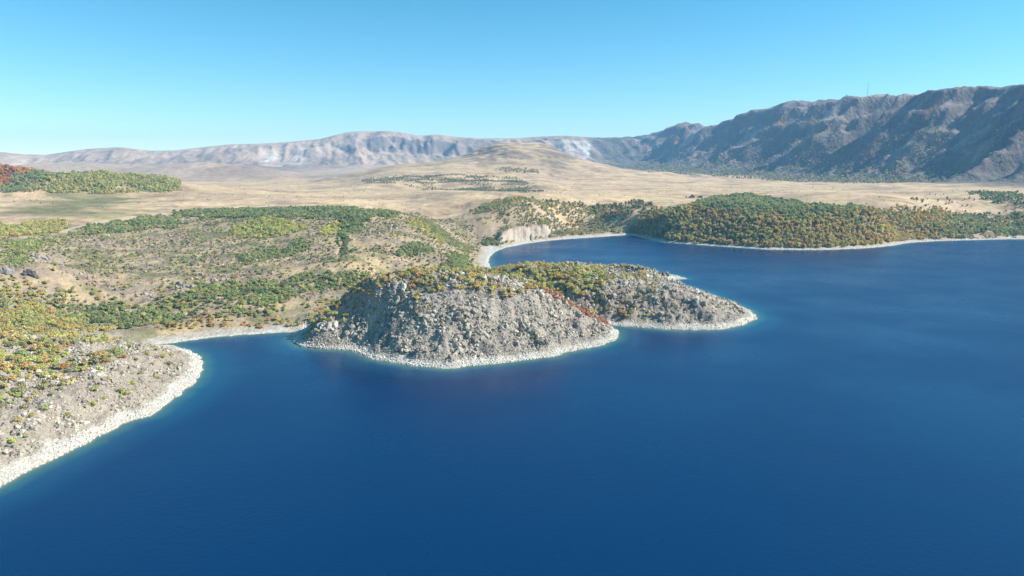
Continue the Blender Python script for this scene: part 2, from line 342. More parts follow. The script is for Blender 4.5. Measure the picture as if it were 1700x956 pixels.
# gully in the hillside above the cove
gpts = at_z(np.array([563, 567, 572, 564, 566, 563, 560]), np.array([372, 390, 402, 412, 424, 436, 450]), np.array([42, 37, 34, 31, 27, 22, 18]))
gd = np.full(X.shape, 1e3); k = (R > 500) & (R < 1100); gd[k] = seg_dist(gpts, X[k] + 2.5 * noise(X[k] / 14, Y[k] / 14, 5), Y[k], False)
hl -= 2.0 * np.exp(-(gd / 2.2) ** 2)
hl = hl * (1 - 0.07 * f_isle * sstep(8, 20, hl)); hl = np.where(in_isle & (hl > 33), 33 + (hl - 33) * 0.72, hl)
kb = at_z(np.array([545]), np.array([545]), 10.0)[0]; hl += f_isle * 4.5 * np.exp(-(((X - kb[0]) / 14) ** 2 + ((Y - kb[1]) / 12) ** 2))
under = -0.3 - 0.55 * np.clip(-sd, 0, 90)
H = np.where(land, np.maximum(hl, 0.15), under)
DEPTH = -under
def height(x, y):
    t = np.arctan2(x, y); l = np.log(np.hypot(x, y))
    fi = np.interp(t, TH, np.arange(len(TH))); fj = np.interp(l, LR, np.arange(len(RR)))
    i = np.clip(fi.astype(int), 0, len(TH) - 2); j = np.clip(fj.astype(int), 0, len(RR) - 2); a = fi - i; b = fj - j
    return (H[j, i] * (1 - a) + H[j, i + 1] * a) * (1 - b) + (H[j + 1, i] * (1 - a) + H[j + 1, i + 1] * a) * b
def sample(A, x, y):
    t = np.arctan2(x, y); l = np.log(np.hypot(x, y))
    i = np.clip(np.rint(np.interp(t, TH, np.arange(len(TH)))).astype(int), 0, len(TH) - 1)
    j = np.clip(np.rint(np.interp(l, LR, np.arange(len(RR)))).astype(int), 0, len(RR) - 1)
    return A[j, i]
def ground(u, v):
    """where the sight line through a photo pixel first meets the terrain"""
    a, s = ray(u, v); fi = np.interp(a, TH, np.arange(len(TH))); i = min(int(fi), len(TH) - 2); f = fi - i
    col = H[:, i] * (1 - f) + H[:, i + 1] * f; z = CAM_H + RR * float(s); k = np.argmax(np.maximum(col, 0) >= z)
    if not (np.maximum(col, 0) >= z).any(): k = len(RR) - 1
    k = max(k, 1); g0 = z[k - 1] - max(col[k - 1], 0); g1 = max(col[k], 0) - z[k]; q = g0 / (g0 + g1 + 1e-9); r = lerp(RR[k - 1], RR[k], q)
    return np.array([r * math.sin(a), r * math.cos(a)])
def wpoly(pts): return np.array([ground(u, v) for u, v in pts])

# slope for colouring
dzr = np.gradient(H, axis=0) / np.gradient(RR)[:, None]; dzt = np.gradient(H, axis=1) / (np.gradient(TH)[None, :] * R)
slope = np.hypot(dzr, dzt)

# ------------------------------------------------------------------ ground colour (what the ground is made of)
GRASS = lin(202, 174, 138); GRASS2 = lin(180, 154, 124); SOIL = lin(158, 138, 116); LAVA = lin(168, 157, 142); LAVA2 = lin(118, 108, 102)
WHITE = lin(214, 207, 194); PEBBLE = lin(180, 172, 158); OLIVE = lin(104, 108, 66); PUMICE = lin(184, 160, 136); PUMICE2 = lin(152, 131, 113); SCREE = lin(205, 198, 188)
WALLC = lin(128, 116, 108); WALL2 = lin(168, 146, 126); DARK = lin(92, 86, 78); CLIFF = lin(184, 170, 155); RUST = lin(150, 112, 82)
def mixc(c, k, m): return c + (np.asarray(k) - c) * np.clip(m, 0, 1)[..., None]
n1 = fbm(X, Y, 120, 4, 201); n2 = fbm(X, Y, 30, 4, 203); n3 = fbm(X, Y, 8, 3, 205) * (R < 1600)
c = np.broadcast_to(GRASS, X.shape + (3,)).copy()
stretch = fbm(X * 0.35, Y, 130, 4, 207)
c = mixc(c, GRASS2, sstep(-0.1, 0.4, stretch)); c = mixc(c, lin(150, 124, 94), 0.75 * sstep(0.12, 0.4, fbm(X * 0.3, Y, 48, 4, 215)) * (R > 1000)); c = mixc(c, lin(214, 186, 142), 0.7 * sstep(0.1, 0.4, fbm(X * 0.4, Y, 90, 3, 217))); c = mixc(c, SOIL, 0.8 * sstep(0.22, 0.5, fbm(X, Y, 300, 4, 209)) * (R > 1100))
c = mixc(c, OLIVE, 0.35 * sstep(0.25, 0.5, n2) * (R > 1100) * (R < 2600))
# hillside under the shrubs: dry grass, lava soil, low green scrub
hillm = (1 - sstep(0, 60, R - np.interp(T, az_u([-800, 0, 120, 300, 550, 700, 780, 880, 1000, 1100, 1300, 1700, 2500]), [900, 950, 980, 1020, 1040, 1080, 1100, 1180, 1260, 1220, 1380, 1330, 1330])))
c = mixc(c, lin(170, 150, 122), hillm * 0.8)
c = mixc(c, lin(150, 134, 116), hillm * sstep(-0.05, 0.3, n2)); c = mixc(c, lin(188, 166, 124), hillm * 0.7 * sstep(0.1, 0.4, n1))
c = mixc(c, lin(112, 112, 74), hillm * 0.85 * sstep(0.0, 0.35, fbm(X, Y, 46, 4, 211))); c = mixc(c, lin(156, 138, 118), hillm * sstep(0.1, 0.5, hill_blk))
c = mixc(c, LAVA2, 0.6 * hillm * sstep(0.12, 0.4, n3))
# green ground cover on the left part of the plain
gp = wpoly([(10, 350), (90, 330), (150, 317), (240, 313), (230, 328), (205, 345), (150, 358), (60, 362)])
gk = (R > 900) & (R < 2400); gdm = np.zeros(X.shape); gdm[gk] = np.where(inside(gp, X[gk], Y[gk]), 1, -1) * seg_dist(gp, X[gk], Y[gk])
c = mixc(c, lin(112, 112, 72), gk * sstep(-60, 50, gdm + 120 * fbm(X * .5, Y, 60, 4, 213)) * 0.85)
# a pale dirt track along the edge of the hillside
tk_ = wpoly([(100, 384), (150, 372), (215, 361), (285, 351), (330, 346), (400, 343), (480, 341)]); kt = (R > 800) & (R < 1500); td = np.full(X.shape, 1e3); td[kt] = seg_dist(tk_, X[kt], Y[kt], False)
c = mixc(c, lin(206, 190, 164), 0.8 * (1 - sstep(1.5, 4.5, td)))
# lava rock
rk = np.clip(rocky + 0.9 * f_head, 0, 1) * (R < 1100)
lc = mixc(np.broadcast_to(LAVA, X.shape + (3,)).copy(), LAVA2, sstep(-0.2, 0.4, n2) * 0.6); lc = mixc(lc, lin(160, 150, 138), 0.7 * sstep(0.5, 0.9, wv)); lc = mixc(lc, lin(150, 134, 116), 0.6 * sstep(0.0, 0.4, n1) )
lc = mixc(lc, lin(166, 153, 136), f_head * 0.6)
c = c + (lc - c) * rk[..., None]
# pale bluff
bl = (R > 950) & (R < 1250) & (T > az_u([775, 0])[0]) & (T < az_u([1010, 0])[0])
c = mixc(c, lin(150, 132, 108), bl * 0.7 * hillm); c = mixc(c, lin(172, 150, 130), bl * sstep(-.1, .3, noise(X / 9, Y / 40, 139)) * 0.6); c = mixc(c, CLIFF, (0.5 + 0.5 * sstep(-.3, .3, noise(X / 6, Y / 60, 137))) * bl * sstep(0.75, 1.1, slope) * (T < az_u([930, 0])[0]))
# drowned-and-dried white rim along the rocky shores, pebbles on the beaches
band = H + 1.3 * fbm(X, Y, 14, 3, 221) + 1.3 * fbm(X, Y, 60, 2, 223)
rimk = np.clip(rocky + f_head, 0, 1) * sstep(-0.4, 0.3, sd + 0.5)
c = mixc(c, WHITE, (R < 1300) * (1 - sstep(1.6, 2.8, band)) * rimk)
c = mixc(c, PEBBLE, (R < 1700) * land * (1 - rimk) * (1 - sstep(1.6, 3.2, H + 0.4 * n3 * 2))); c = mixc(c, WHITE, (R < 1700) * land * (1 - rimk) * 0.5 * (1 - sstep(0.5, 1.1, H)))
# scarp and dome: bare patches
c = mixc(c, SOIL, (R > 1700) * (R < 4000) * sstep(0.16, 0.4, slope) * 0.9); c = mixc(c, DARK, (R > 1400) * (R < 4000) * sstep(0.28, 0.6, slope + 0.25 * n2) * 0.7)
# far rim
f_lo = np.interp(T, az_u([500, 640, 760]), [2550, 3300, 3900]); farm = sstep(0, 700, R - f_lo + 350 * n1) * (~is_wall)
pc = mixc(np.broadcast_to(PUMICE, X.shape + (3,)).copy(), PUMICE2, sstep(-0.2, 0.4, fbm(X, Y * 0.3, 400, 4, 231)))
pc = mixc(pc, SCREE, 0.12 * sstep(0.15, 0.5, fbm(X, Y * 0.25, 330, 4, 233)) * sstep(0.12, 0.4, tt)); pc = mixc(pc, GRASS2, sstep(0.93, 1, tt) * 0.8)
for (u0, u1, t0, t1, am) in ((420, 520, .05, .75, .45), (905, 1010, .4, .85, .5), (962, 992, .1, 1, .8), (0, 100, .2, .5, .6), (120, 230, .25, .45, .5)):
    a0, a1 = az_u([u0, u1]); pc = mixc(pc, lin(226, 222, 214), am * sstep(a0, a0 + .02, T) * (1 - sstep(a1 - .02, a1, T)) * sstep(t0, t0 + .1, tt) * (1 - sstep(t1 - .1, t1, tt)) * sstep(-.15, .25, fbm(X, Y * .2, 120, 3, 237)))
pc = mixc(pc, lin(116, 108, 104), 0.8 * sstep(0.6, 1.0, slope))
c = c + (pc - c) * farm[..., None]
# caldera wall and its apron of dark lava
wc = mixc(np.broadcast_to(WALLC, X.shape + (3,)).copy(), WALL2, sstep(-0.1, 0.5, fbm(SA, W * 0.3, 120, 4, 241))); wc = mixc(wc, DARK, 0.7 * sstep(0.9, 1.5, slope)); wc = mixc(wc, OLIVE, 0.5 * sstep(0.1, 0.4, fbm(X, Y, 90, 4, 243)) * (tw < 0.6))
wc = mixc(wc, RUST, 0.8 * sstep(0.25, 0.42, fbm(X, Y, 140, 4, 245)) * (tw > 0.15)); wc = mixc(wc, SCREE, 0.5 * sstep(0.28, 0.45, fbm(SA, W * .15, 90, 3, 247)) * (tw > 0.4))
c = np.where(is_wall[..., None], wc, c)
apron = wm * sstep(-330, -150, W + 130 * fbm(X, Y, 160, 3, 249)) * (1 - sstep(0.16, 0.26, tw))
c = mixc(c, lin(116, 108, 98), apron * 0.95); c = mixc(c, OLIVE, apron * 0.6 * sstep(0.0, 0.4, fbm(X, Y, 50, 3, 251)))
c = mixc(c, lin(120, 110, 90), (H < 0).astype(float))
c = np.clip(c, 0, 1)
# ------------------------------------------------------------------ materials
def mat(name):
    m = bpy.data.materials.new(name); m.use_nodes = True; n = m.node_tree; n.nodes.clear()
    out = n.nodes.new('ShaderNodeOutputMaterial'); b = n.nodes.new('ShaderNodeBsdfPrincipled'); n.links.new(b.outputs[0], out.inputs[0])
    b.inputs['Specular IOR Level'].default_value = 0.2; b.inputs['Roughness'].default_value = 0.95
    return m, n, b, out
def nd(n, t, **kw):
    x = n.nodes.new(t)
    for k, v in kw.items(): setattr(x, k, v)
    return x
def mixnode(n, mode, fac, a, b):
    m = nd(n, 'ShaderNodeMix', data_type='RGBA', blend_type=mode)
    for s, val in ((0, fac), (6, a), (7, b)):
        if hasattr(val, 'links'): n.links.new(val, m.inputs[s])
        else: m.inputs[s].default_value = val
    return m.outputs[2]
def terrain_mat(name, s1, s2, bump, dist):
    m, n, b, out = mat(name)
    at = nd(n, 'ShaderNodeVertexColor', layer_name='Col'); tc = nd(n, 'ShaderNodeNewGeometry')
    a = nd(n, 'ShaderNodeTexNoise'); a.inputs['Scale'].default_value = s1; a.inputs['Detail'].default_value = 6; a.inputs['Roughness'].default_value = 0.65
    d = nd(n, 'ShaderNodeTexNoise'); d.inputs['Scale'].default_value = s2; d.inputs['Detail'].default_value = 5
    n.links.new(tc.outputs['Position'], a.inputs['Vector']); n.links.new(tc.outputs['Position'], d.inputs['Vector'])
    r = nd(n, 'ShaderNodeMapRange'); r.inputs[1].default_value = 0.3; r.inputs[2].default_value = 0.7; r.inputs[3].default_value = 0.72; r.inputs[4].default_value = 1.24
    n.links.new(a.outputs[0], r.inputs[0])
    mm = mixnode(n, 'MULTIPLY', 1.0, at.outputs[0], r.outputs[0])
    n.links.new(mm, b.inputs['Base Color'])
    bp = nd(n, 'ShaderNodeBump'); bp.inputs['Strength'].default_value = bump; bp.inputs['Distance'].default_value = dist
    n.links.new(d.outputs[0], bp.inputs['Height']); n.links.new(bp.outputs[0], b.inputs['Normal'])
    return m
M_NEAR = terrain_mat('near_ground', 0.45, 0.8, 0.9, 1.2)
M_HILL = terrain_mat('dry_hillside', 0.22, 0.5, 0.7, 1.5)
M_PLAIN = terrain_mat('dry_grass', 0.05, 0.12, 0.5, 2.5)
M_FAR = terrain_mat('far_slopes', 0.012, 0.03, 0.7, 12.0)
M_WALL = terrain_mat('volcanic_wall', 0.03, 0.06, 0.9, 9.0)

# ------------------------------------------------------------------ terrain pieces
def grid_piece(name, mask, m, label, cat):
    q = mask[:-1, :-1]; jj, ii = np.where(q); nx = len(TH)
    quad = np.stack([jj * nx + ii, jj * nx + ii + 1, (jj + 1) * nx + ii + 1, (jj + 1) * nx + ii], 1)[:, ::-1]
    used, inv = np.unique(quad.ravel(), return_inverse=True)
    me = bpy.data.meshes.new(name)
    co = np.stack([X.ravel()[used], Y.ravel()[used], H.ravel()[used]], 1)
    me.vertices.add(len(used)); me.vertices.foreach_set('co', co.astype(np.float32).ravel())
    me.loops.add(len(quad) * 4); me.loops.foreach_set('vertex_index', inv.astype(np.int32).ravel())
    me.polygons.add(len(quad)); me.polygons.foreach_set('loop_start', np.arange(0, len(quad) * 4, 4, dtype=np.int32))
    me.update(calc_edges=True)
    ca = me.color_attributes.new('Col', 'FLOAT_COLOR', 'POINT')
    ca.data.foreach_set('color', np.hstack([c.reshape(-1, 3)[used], np.ones((len(used), 1))]).astype(np.float32).ravel())
    me.polygons.foreach_set('use_smooth', np.ones(len(quad), bool)); me.materials.append(m)
    o = bpy.data.objects.new(name, me); COL.objects.link(o)
    o['kind'] = 'structure'; o['label'] = label; o['category'] = cat
    return o
keep = sd > -14
reg = np.full(X.shape, 0)
reg[:] = np.where(R < np.interp(T, az_u([-800, 0, 300, 550, 700, 780, 880, 1000, 1100, 1300, 1700, 2500]), [930, 980, 1050, 1070, 1110, 1130, 1210, 1290, 1260, 1480, 1400, 1400]), 0, 1)
reg[(reg == 0) & (T > az_u([1042, 0])[0])] = 2
reg[(R > 4300)] = 4
reg[(dome > 14) & (R < 4300) & (R > 2000)] = 3
reg[(ridge > 3) & (R < 2300)] = 8
reg[is_wall | (apron > 0.2)] = 5
near_head = in_head | ((sd < 0) & (T < az_u([345, 0])[0]) & (R < 420)); reg[near_head] = 6
reg[in_isle | ((sd < 0) & (R < 500) & (T > az_u([470, 0])[0]) & (T < az_u([1035, 0])[0]))] = 7
reg[in_peni] = 9
PIECES = {}
for k_, nm, mm_, lab, cat_ in ((0, 'hillside', M_HILL, 'dry lakeside hillside dotted with green and yellow shrubs above the cove', 'hillside'), (1, 'plain', M_PLAIN, 'wide flat plain of dry tan grass behind the lake', 'plain'),
        (2, 'wooded_shore', M_HILL, 'sloping ground under the forest across the blue bay', 'shore'), (3, 'grass_dome', M_PLAIN, 'rounded tan grass hill rising from the middle of the plain', 'hill'),
        (4, 'far_hills', M_FAR, 'hazy grey brown crater rim on the horizon', 'hills'), (5, 'mountain', M_WALL, 'steep dark caldera wall rising on the right, mostly in shadow', 'mountain'),
        (6, 'headland', M_NEAR, 'near rocky headland at lower left with a white shore band', 'headland'), (7, 'rocky_island', M_NEAR, 'grey lava mound with white foot in the middle of the lake', 'island'),
        (8, 'wooded_ridge', M_HILL, 'low ridge covered in autumn woods at the left edge', 'ridge'), (9, 'rocky_tongue', M_NEAR, 'low pointed tongue of grey lava behind the mound', 'peninsula')):
    PIECES[nm] = grid_piece(nm, keep & (reg == k_), mm_, lab, cat_)
HEADLAND, ISLAND, TONGUE = PIECES['headland'], PIECES['rocky_island'], PIECES['rocky_tongue']
# ------------------------------------------------------------------ the lake
wth = np.radians(np.linspace(-76, 76, 460)); wrr = rings((8, 150, .1), (150, 1500, .006))
WT, WR = np.meshgrid(wth, wrr); wx = WR * np.sin(WT); wy = WR * np.cos(WT)
wdep = np.where(WR < 150, 30.0, sample(np.where(land, 0.0, -H), wx, wy))
tj = WR > 1400; wdep[tj] = 0
me = bpy.data.meshes.new('lake'); nx = len(wth); jj, ii = np.meshgrid(np.arange(len(wrr) - 1), np.arange(nx - 1), indexing='ij')
quad = np.stack([jj * nx + ii, jj * nx + ii + 1, (jj + 1) * nx + ii + 1, (jj + 1) * nx + ii], -1).reshape(-1, 4)[:, ::-1]
me.vertices.add(wx.size); me.vertices.foreach_set('co', np.stack([wx.ravel(), wy.ravel(), np.zeros(wx.size)], 1).astype(np.float32).ravel())
me.loops.add(quad.size); me.loops.foreach_set('vertex_index', quad.astype(np.int32).ravel())
me.polygons.add(len(quad)); me.polygons.foreach_set('loop_start', np.arange(0, quad.size, 4, dtype=np.int32)); me.update(calc_edges=True)
fa = me.attributes.new('depth', 'FLOAT', 'POINT'); fa.data.foreach_set('value', wdep.astype(np.float32).ravel())
lake = bpy.data.objects.new('lake', me); COL.objects.link(lake); lake['kind'] = 'structure'; lake['label'] = 'deep blue crater lake with calm water and turquoise edges'; lake['category'] = 'lake'
m, n, b, out = mat('lake_water'); me.materials.append(m)
at = nd(n, 'ShaderNodeAttribute', attribute_name='depth')
ramp = nd(n, 'ShaderNodeValToRGB'); mr = nd(n, 'ShaderNodeMapRange'); mr.inputs[2].default_value = 14.0
n.links.new(at.outputs['Fac'], mr.inputs[0]); n.links.new(mr.outputs[0], ramp.inputs[0])
cr = ramp.color_ramp; cr.elements[0].position = 0.0; cr.elements[0].color = (0.16, 0.20, 0.15, 1); cr.elements[1].position = 1.0; cr.elements[1].color = (0.0002, 0.027, 0.094, 1)
e = cr.elements.new(0.10); e.color = (0.035, 0.13, 0.14, 1)
e = cr.elements.new(0.35); e.color = (0.002, 0.06, 0.13, 1)
n.links.new(ramp.outputs[0], b.inputs['Base Color'])
b.inputs['Roughness'].default_value = 0.3; b.inputs['IOR'].default_value = 1.33; b.inputs['Specular IOR Level'].default_value = 0.5
tc = nd(n, 'ShaderNodeNewGeometry')
wn = nd(n, 'ShaderNodeTexNoise'); wn.inputs['Scale'].default_value = 0.5; wn.inputs['Detail'].default_value = 4
wn2 = nd(n, 'ShaderNodeTexNoise'); wn2.inputs['Scale'].default_value = 0.012; wn2.inputs['Detail'].default_value = 3
n.links.new(tc.outputs['Position'], wn.inputs['Vector']); n.links.new(tc.outputs['Position'], wn2.inputs['Vector'])
ms_ = nd(n, 'ShaderNodeMapRange'); ms_.inputs[1].default_value = 0.35; ms_.inputs[2].default_value = 0.65; ms_.inputs[3].default_value = 0.12; ms_.inputs[4].default_value = 0.34
n.links.new(wn2.outputs[0], ms_.inputs[0])
rg = nd(n, 'ShaderNodeMapRange'); rg.inputs[1].default_value = 0.35; rg.inputs[2].default_value = 0.65; rg.inputs[3].default_value = 0.25; rg.inputs[4].default_value = 0.36; n.links.new(wn2.outputs[0], rg.inputs[0]); n.links.new(rg.outputs[0], b.inputs['Roughness'])
bp = nd(n, 'ShaderNodeBump'); bp.inputs['Distance'].default_value = 0.35; n.links.new(ms_.outputs[0], bp.inputs['Strength'])
n.links.new(wn.outputs[0], bp.inputs['Height']); n.links.new(bp.outputs[0], b.inputs['Normal'])

# ------------------------------------------------------------------ air
bm = bmesh.new(); bmesh.ops.create_cube(bm, size=1.0)
me = bpy.data.meshes.new('haze'); bm.to_mesh(me); bm.free()
haze = bpy.data.objects.new('haze', me); COL.objects.link(haze)
zt = float(H.max()) + 90; zb = float(H[keep].min()) - 2
haze.scale = (20000, 10800, zt - zb); haze.location = (0, 3900, (zt + zb) / 2)
haze['kind'] = 'stuff'; haze['label'] = 'thin pale blue haze over the far hills'; haze['category'] = 'haze'
m = bpy.data.materials.new('air'); m.use_nodes = True; n = m.node_tree; n.nodes.clear(); me.materials.append(m)
out = n.nodes.new('ShaderNodeOutputMaterial'); pv = n.nodes.new('ShaderNodeVolumePrincipled'); n.links.new(pv.outputs[0], out.inputs['Volume'])
pv.inputs['Color'].default_value = (0.28, 0.60, 1.0, 1); pv.inputs['Density'].default_value = 7e-5; pv.inputs['Anisotropy'].default_value = 0.0

#@@VEG@@
# ------------------------------------------------------------------ plants and stones: materials
def leaf_mat(name, src):
    m, n, b, out = mat(name)
    if src == 'object':
        a = nd(n, 'ShaderNodeObjectInfo'); colr = a.outputs['Color']
    else:
        a = nd(n, 'ShaderNodeAttribute', attribute_name='tint', attribute_type='INSTANCER'); colr = a.outputs['Color']
    g = nd(n, 'ShaderNodeNewGeometry')
    r = nd(n, 'ShaderNodeMapRange'); r.inputs[3].default_value = 0.72; r.inputs[4].default_value = 1.25; n.links.new(g.outputs['Random Per Island'], r.inputs[0])
    cc = mixnode(n, 'MULTIPLY', 1.0, colr, r.outputs[0])
    hs = nd(n, 'ShaderNodeHueSaturation'); n.links.new(cc, hs.inputs['Color'])
    r2 = nd(n, 'ShaderNodeMapRange'); r2.inputs[3].default_value = 0.488; r2.inputs[4].default_value = 0.512
    q = nd(n, 'ShaderNodeMath', operation='FRACT'); q2 = nd(n, 'ShaderNodeMath', operation='MULTIPLY'); q2.inputs[1].default_value = 7.13
    n.links.new(g.outputs['Random Per Island'], q2.inputs[0]); n.links.new(q2.outputs[0], q.inputs[0]); n.links.new(q.outputs[0], r2.inputs[0]); n.links.new(r2.outputs[0], hs.inputs['Hue'])
    n.links.new(hs.outputs[0], b.inputs['Base Color']); b.inputs['Roughness'].default_value = 0.7
    tr = nd(n, 'ShaderNodeBsdfTranslucent'); n.links.new(hs.outputs[0], tr.inputs['Color'])
    mx = nd(n, 'ShaderNodeMixShader'); mx.inputs[0].default_value = 0.38
    n.links.new(b.outputs[0], mx.inputs[1]); n.links.new(tr.outputs[0], mx.inputs[2]); n.links.new(mx.outputs[0], out.inputs[0])
    return m
def rock_mat(name, src):
    m, n, b, out = mat(name)
    if src == 'object':
        a = nd(n, 'ShaderNodeObjectInfo'); colr = a.outputs['Color']
    else:
        a = nd(n, 'ShaderNodeAttribute', attribute_name='tint', attribute_type='INSTANCER'); colr = a.outputs['Color']
    g = nd(n, 'ShaderNodeNewGeometry')
    ns = nd(n, 'ShaderNodeTexNoise'); ns.inputs['Scale'].default_value = 1.1; ns.inputs['Detail'].default_value = 5; n.links.new(g.outputs['Position'], ns.inputs['Vector'])
    r = nd(n, 'ShaderNodeMapRange'); r.inputs[1].default_value = 0.3; r.inputs[2].default_value = 0.7; r.inputs[3].default_value = 0.7; r.inputs[4].default_value = 1.25; n.links.new(ns.outputs[0], r.inputs[0])
    cc = mixnode(n, 'MULTIPLY', 1.0, colr, r.outputs[0])
    # pale lime crust below the old water line
    sx = nd(n, 'ShaderNodeSeparateXYZ'); n.links.new(g.outputs['Position'], sx.inputs[0])
    n2_ = nd(n, 'ShaderNodeTexNoise'); n2_.inputs['Scale'].default_value = 0.09; n2_.inputs['Detail'].default_value = 3; n.links.new(g.outputs['Position'], n2_.inputs['Vector'])
    ad = nd(n, 'ShaderNodeMath', operation='MULTIPLY_ADD'); ad.inputs[1].default_value = 3.0; n.links.new(n2_.outputs[0], ad.inputs[0]); n.links.new(sx.outputs[2], ad.inputs[2])
    wr = nd(n, 'ShaderNodeMapRange'); wr.inputs[1].default_value = 3.5; wr.inputs[2].default_value = 4.6; wr.inputs[3].default_value = 1.0; wr.inputs[4].default_value = 0.0; n.links.new(ad.outputs[0], wr.inputs[0])
    wcol = mixnode(n, 'MULTIPLY', 1.0, (*lin(216, 210, 198), 1), r.outputs[0])
    n.links.new(mixnode(n, 'MIX', wr.outputs[0], cc, wcol), b.inputs['Base Color'])
    bp = nd(n, 'ShaderNodeBump'); bp.inputs['Strength'].default_value = 0.6; bp.inputs['Distance'].default_value = 0.3; n.links.new(ns.outputs[0], bp.inputs['Height']); n.links.new(bp.outputs[0], b.inputs['Normal'])
    return m
M_LEAF, M_LEAFI = leaf_mat('leaves', 'object'), leaf_mat('leaves_massed', 'inst')
M_ROCK, M_ROCKI = rock_mat('lava_stone', 'object'), rock_mat('lava_stone_massed', 'inst')
M_BARK, n_, b_, _ = mat('bark')
ns = nd(n_, 'ShaderNodeTexNoise'); ns.inputs['Scale'].default_value = 3.0; cr_ = nd(n_, 'ShaderNodeValToRGB'); n_.links.new(ns.outputs[0], cr_.inputs[0]); n_.links.new(cr_.outputs[0], b_.inputs['Base Color'])
cr_.color_ramp.elements[0].color = (0.06, 0.045, 0.03, 1); cr_.color_ramp.elements[1].color = (0.19, 0.15, 0.11, 1)

# ------------------------------------------------------------------ plant and stone shapes
def crown_mesh(name, seed, tall, lobes, leaves, leaf, m):
    """a crown of leaf-sized faces on several lobes, radius 1, standing on z = 0"""
    r = np.random.default_rng(seed); V = []; F = []
    cen = []
    for k in range(lobes):
        a = r.random() * 6.28; q = 0.62 * math.sqrt(r.random()) if k else 0
        zc = lerp(0.45, tall - 0.45, r.random() ** 0.8) * (1 - 0.35 * q); cen.append((q * math.cos(a), q * math.sin(a), zc, lerp(0.30, 0.52, r.random())))
    for k in range(leaves):
        x, y, z, s = cen[k % lobes]
        d = r.normal(size=3); d /= np.linalg.norm(d); 
        if d[2] < -0.4: d[2] *= -0.6
        p = np.array([x, y, z]) + d * s * (0.72 + 0.36 * r.random()) * np.array([1, 1, 1.05])
        p[2] = max(p[2], 0.10)
        nrm = d + 0.75 * r.normal(size=3); nrm /= np.linalg.norm(nrm)
        t = np.cross(nrm, r.normal(size=3)); t /= np.linalg.norm(t); bb = np.cross(nrm, t); l = leaf * (0.6 + 0.8 * r.random())
        i = len(V); V += [tuple(p + l * t), tuple(p + l * .7 * bb), tuple(p - l * t), tuple(p - l * .7 * bb)]; F.append((i, i + 1, i + 2, i + 3))
    # twig-dense hearts that keep the lobes from being see-through
    for (x, y, z, s) in cen:
        i = len(V); q = s * 0.62
        V += [(x + q, y, z), (x - q, y, z), (x, y + q, z), (x, y - q, z), (x, y, z + q), (x, y, max(z - q, 0.05))]
        F += [(i, i + 2, i + 4), (i + 2, i + 1, i + 4), (i + 1, i + 3, i + 4), (i + 3, i, i + 4), (i + 2, i, i + 5), (i + 1, i + 2, i + 5), (i + 3, i + 1, i + 5), (i, i + 3, i + 5)]
    me = bpy.data.meshes.new(name); me.from_pydata(V, [], F); me.materials.append(m); return me
def trunk_mesh(name, seed, tall, stems):
    r = np.random.default_rng(seed); V = []; F = []
    def limb(p, q, r0, r1):
        p = np.array(p); q = np.array(q); d = q - p; a = np.cross(d, (0.3, 0.9, 0.2)); a /= np.linalg.norm(a); b2 = np.cross(d, a); b2 /= np.linalg.norm(b2); i = len(V)
        for (c0, rr) in ((p, r0), (q, r1)):
            for k in range(5): w_ = k * 2 * math.pi / 5; V.append(tuple(c0 + rr * (math.cos(w_) * a + math.sin(w_) * b2)))
        for k in range(5): F.append((i + k, i + (k + 1) % 5, i + 5 + (k + 1) % 5, i + 5 + k))
    for s in range(stems):
        a = r.random() * 6.28; sp = 0.10 if stems == 1 else 0.35
        mid = (sp * math.cos(a) * 0.5, sp * math.sin(a) * 0.5, tall * 0.38); p0 = (0.06 * math.cos(a) * (stems > 1), 0.06 * math.sin(a) * (stems > 1), -0.15)
        limb(p0, mid, 0.085, 0.055); 
        for k in range(3):
            b2 = a + (k - 1) * 1.6; limb(mid, (mid[0] + 0.32 * math.cos(b2), mid[1] + 0.32 * math.sin(b2), tall * lerp(0.6, 0.85, r.random())), 0.05, 0.015)
    me = bpy.data.meshes.new(name); me.from_pydata(V, [], F); me.materials.append(M_BARK); return me
def stone_mesh(name, seed, m, flat=0.8):
    r = np.random.default_rng(seed); bm = bmesh.new()
    for k in range(15):
        d = r.normal(size=3); d /= np.linalg.norm(d); d *= lerp(0.75, 1.1, r.random()); d = np.sign(d) * np.abs(d) ** 0.85
        bm.verts.new((d[0] * 1.1, d[1] * 0.85, d[2] * flat))
    bm.verts.ensure_lookup_table(); res = bmesh.ops.convex_hull(bm, input=bm.verts)
    bmesh.ops.delete(bm, geom=[v for v in bm.verts if not v.link_faces], context='VERTS')
    me = bpy.data.meshes.new(name); bm.to_mesh(me); bm.free(); me.materials.append(m); return me
NSH, NTR, NST = 6, 6, 7
SHRUB = [crown_mesh('shrub_crown', 100 + k, [1.15, 1.4, 1.25, 1.6, 1.05, 1.3][k], [5, 6, 7, 6, 8, 4][k], 260, 0.135, M_LEAF) for k in range(NSH)]
TREE = [crown_mesh('tree_crown', 200 + k, [2.0, 2.3, 1.8, 2.5, 2.1, 1.9][k], [8, 9, 7, 10, 9, 7][k], 330, 0.13, M_LEAF) for k in range(NTR)]
SHRUB_T = [trunk_mesh('shrub_stems', 300 + k, 1.2, 3) for k in range(NSH)]; TREE_T = [trunk_mesh('tree_trunk', 320 + k, 2.0, 1) for k in range(NTR)]
STONE = [stone_mesh('stone', 400 + k, M_ROCK, [.75, .9, .6, 1.0, .8, .7, 1.1][k]) for k in range(NST)]
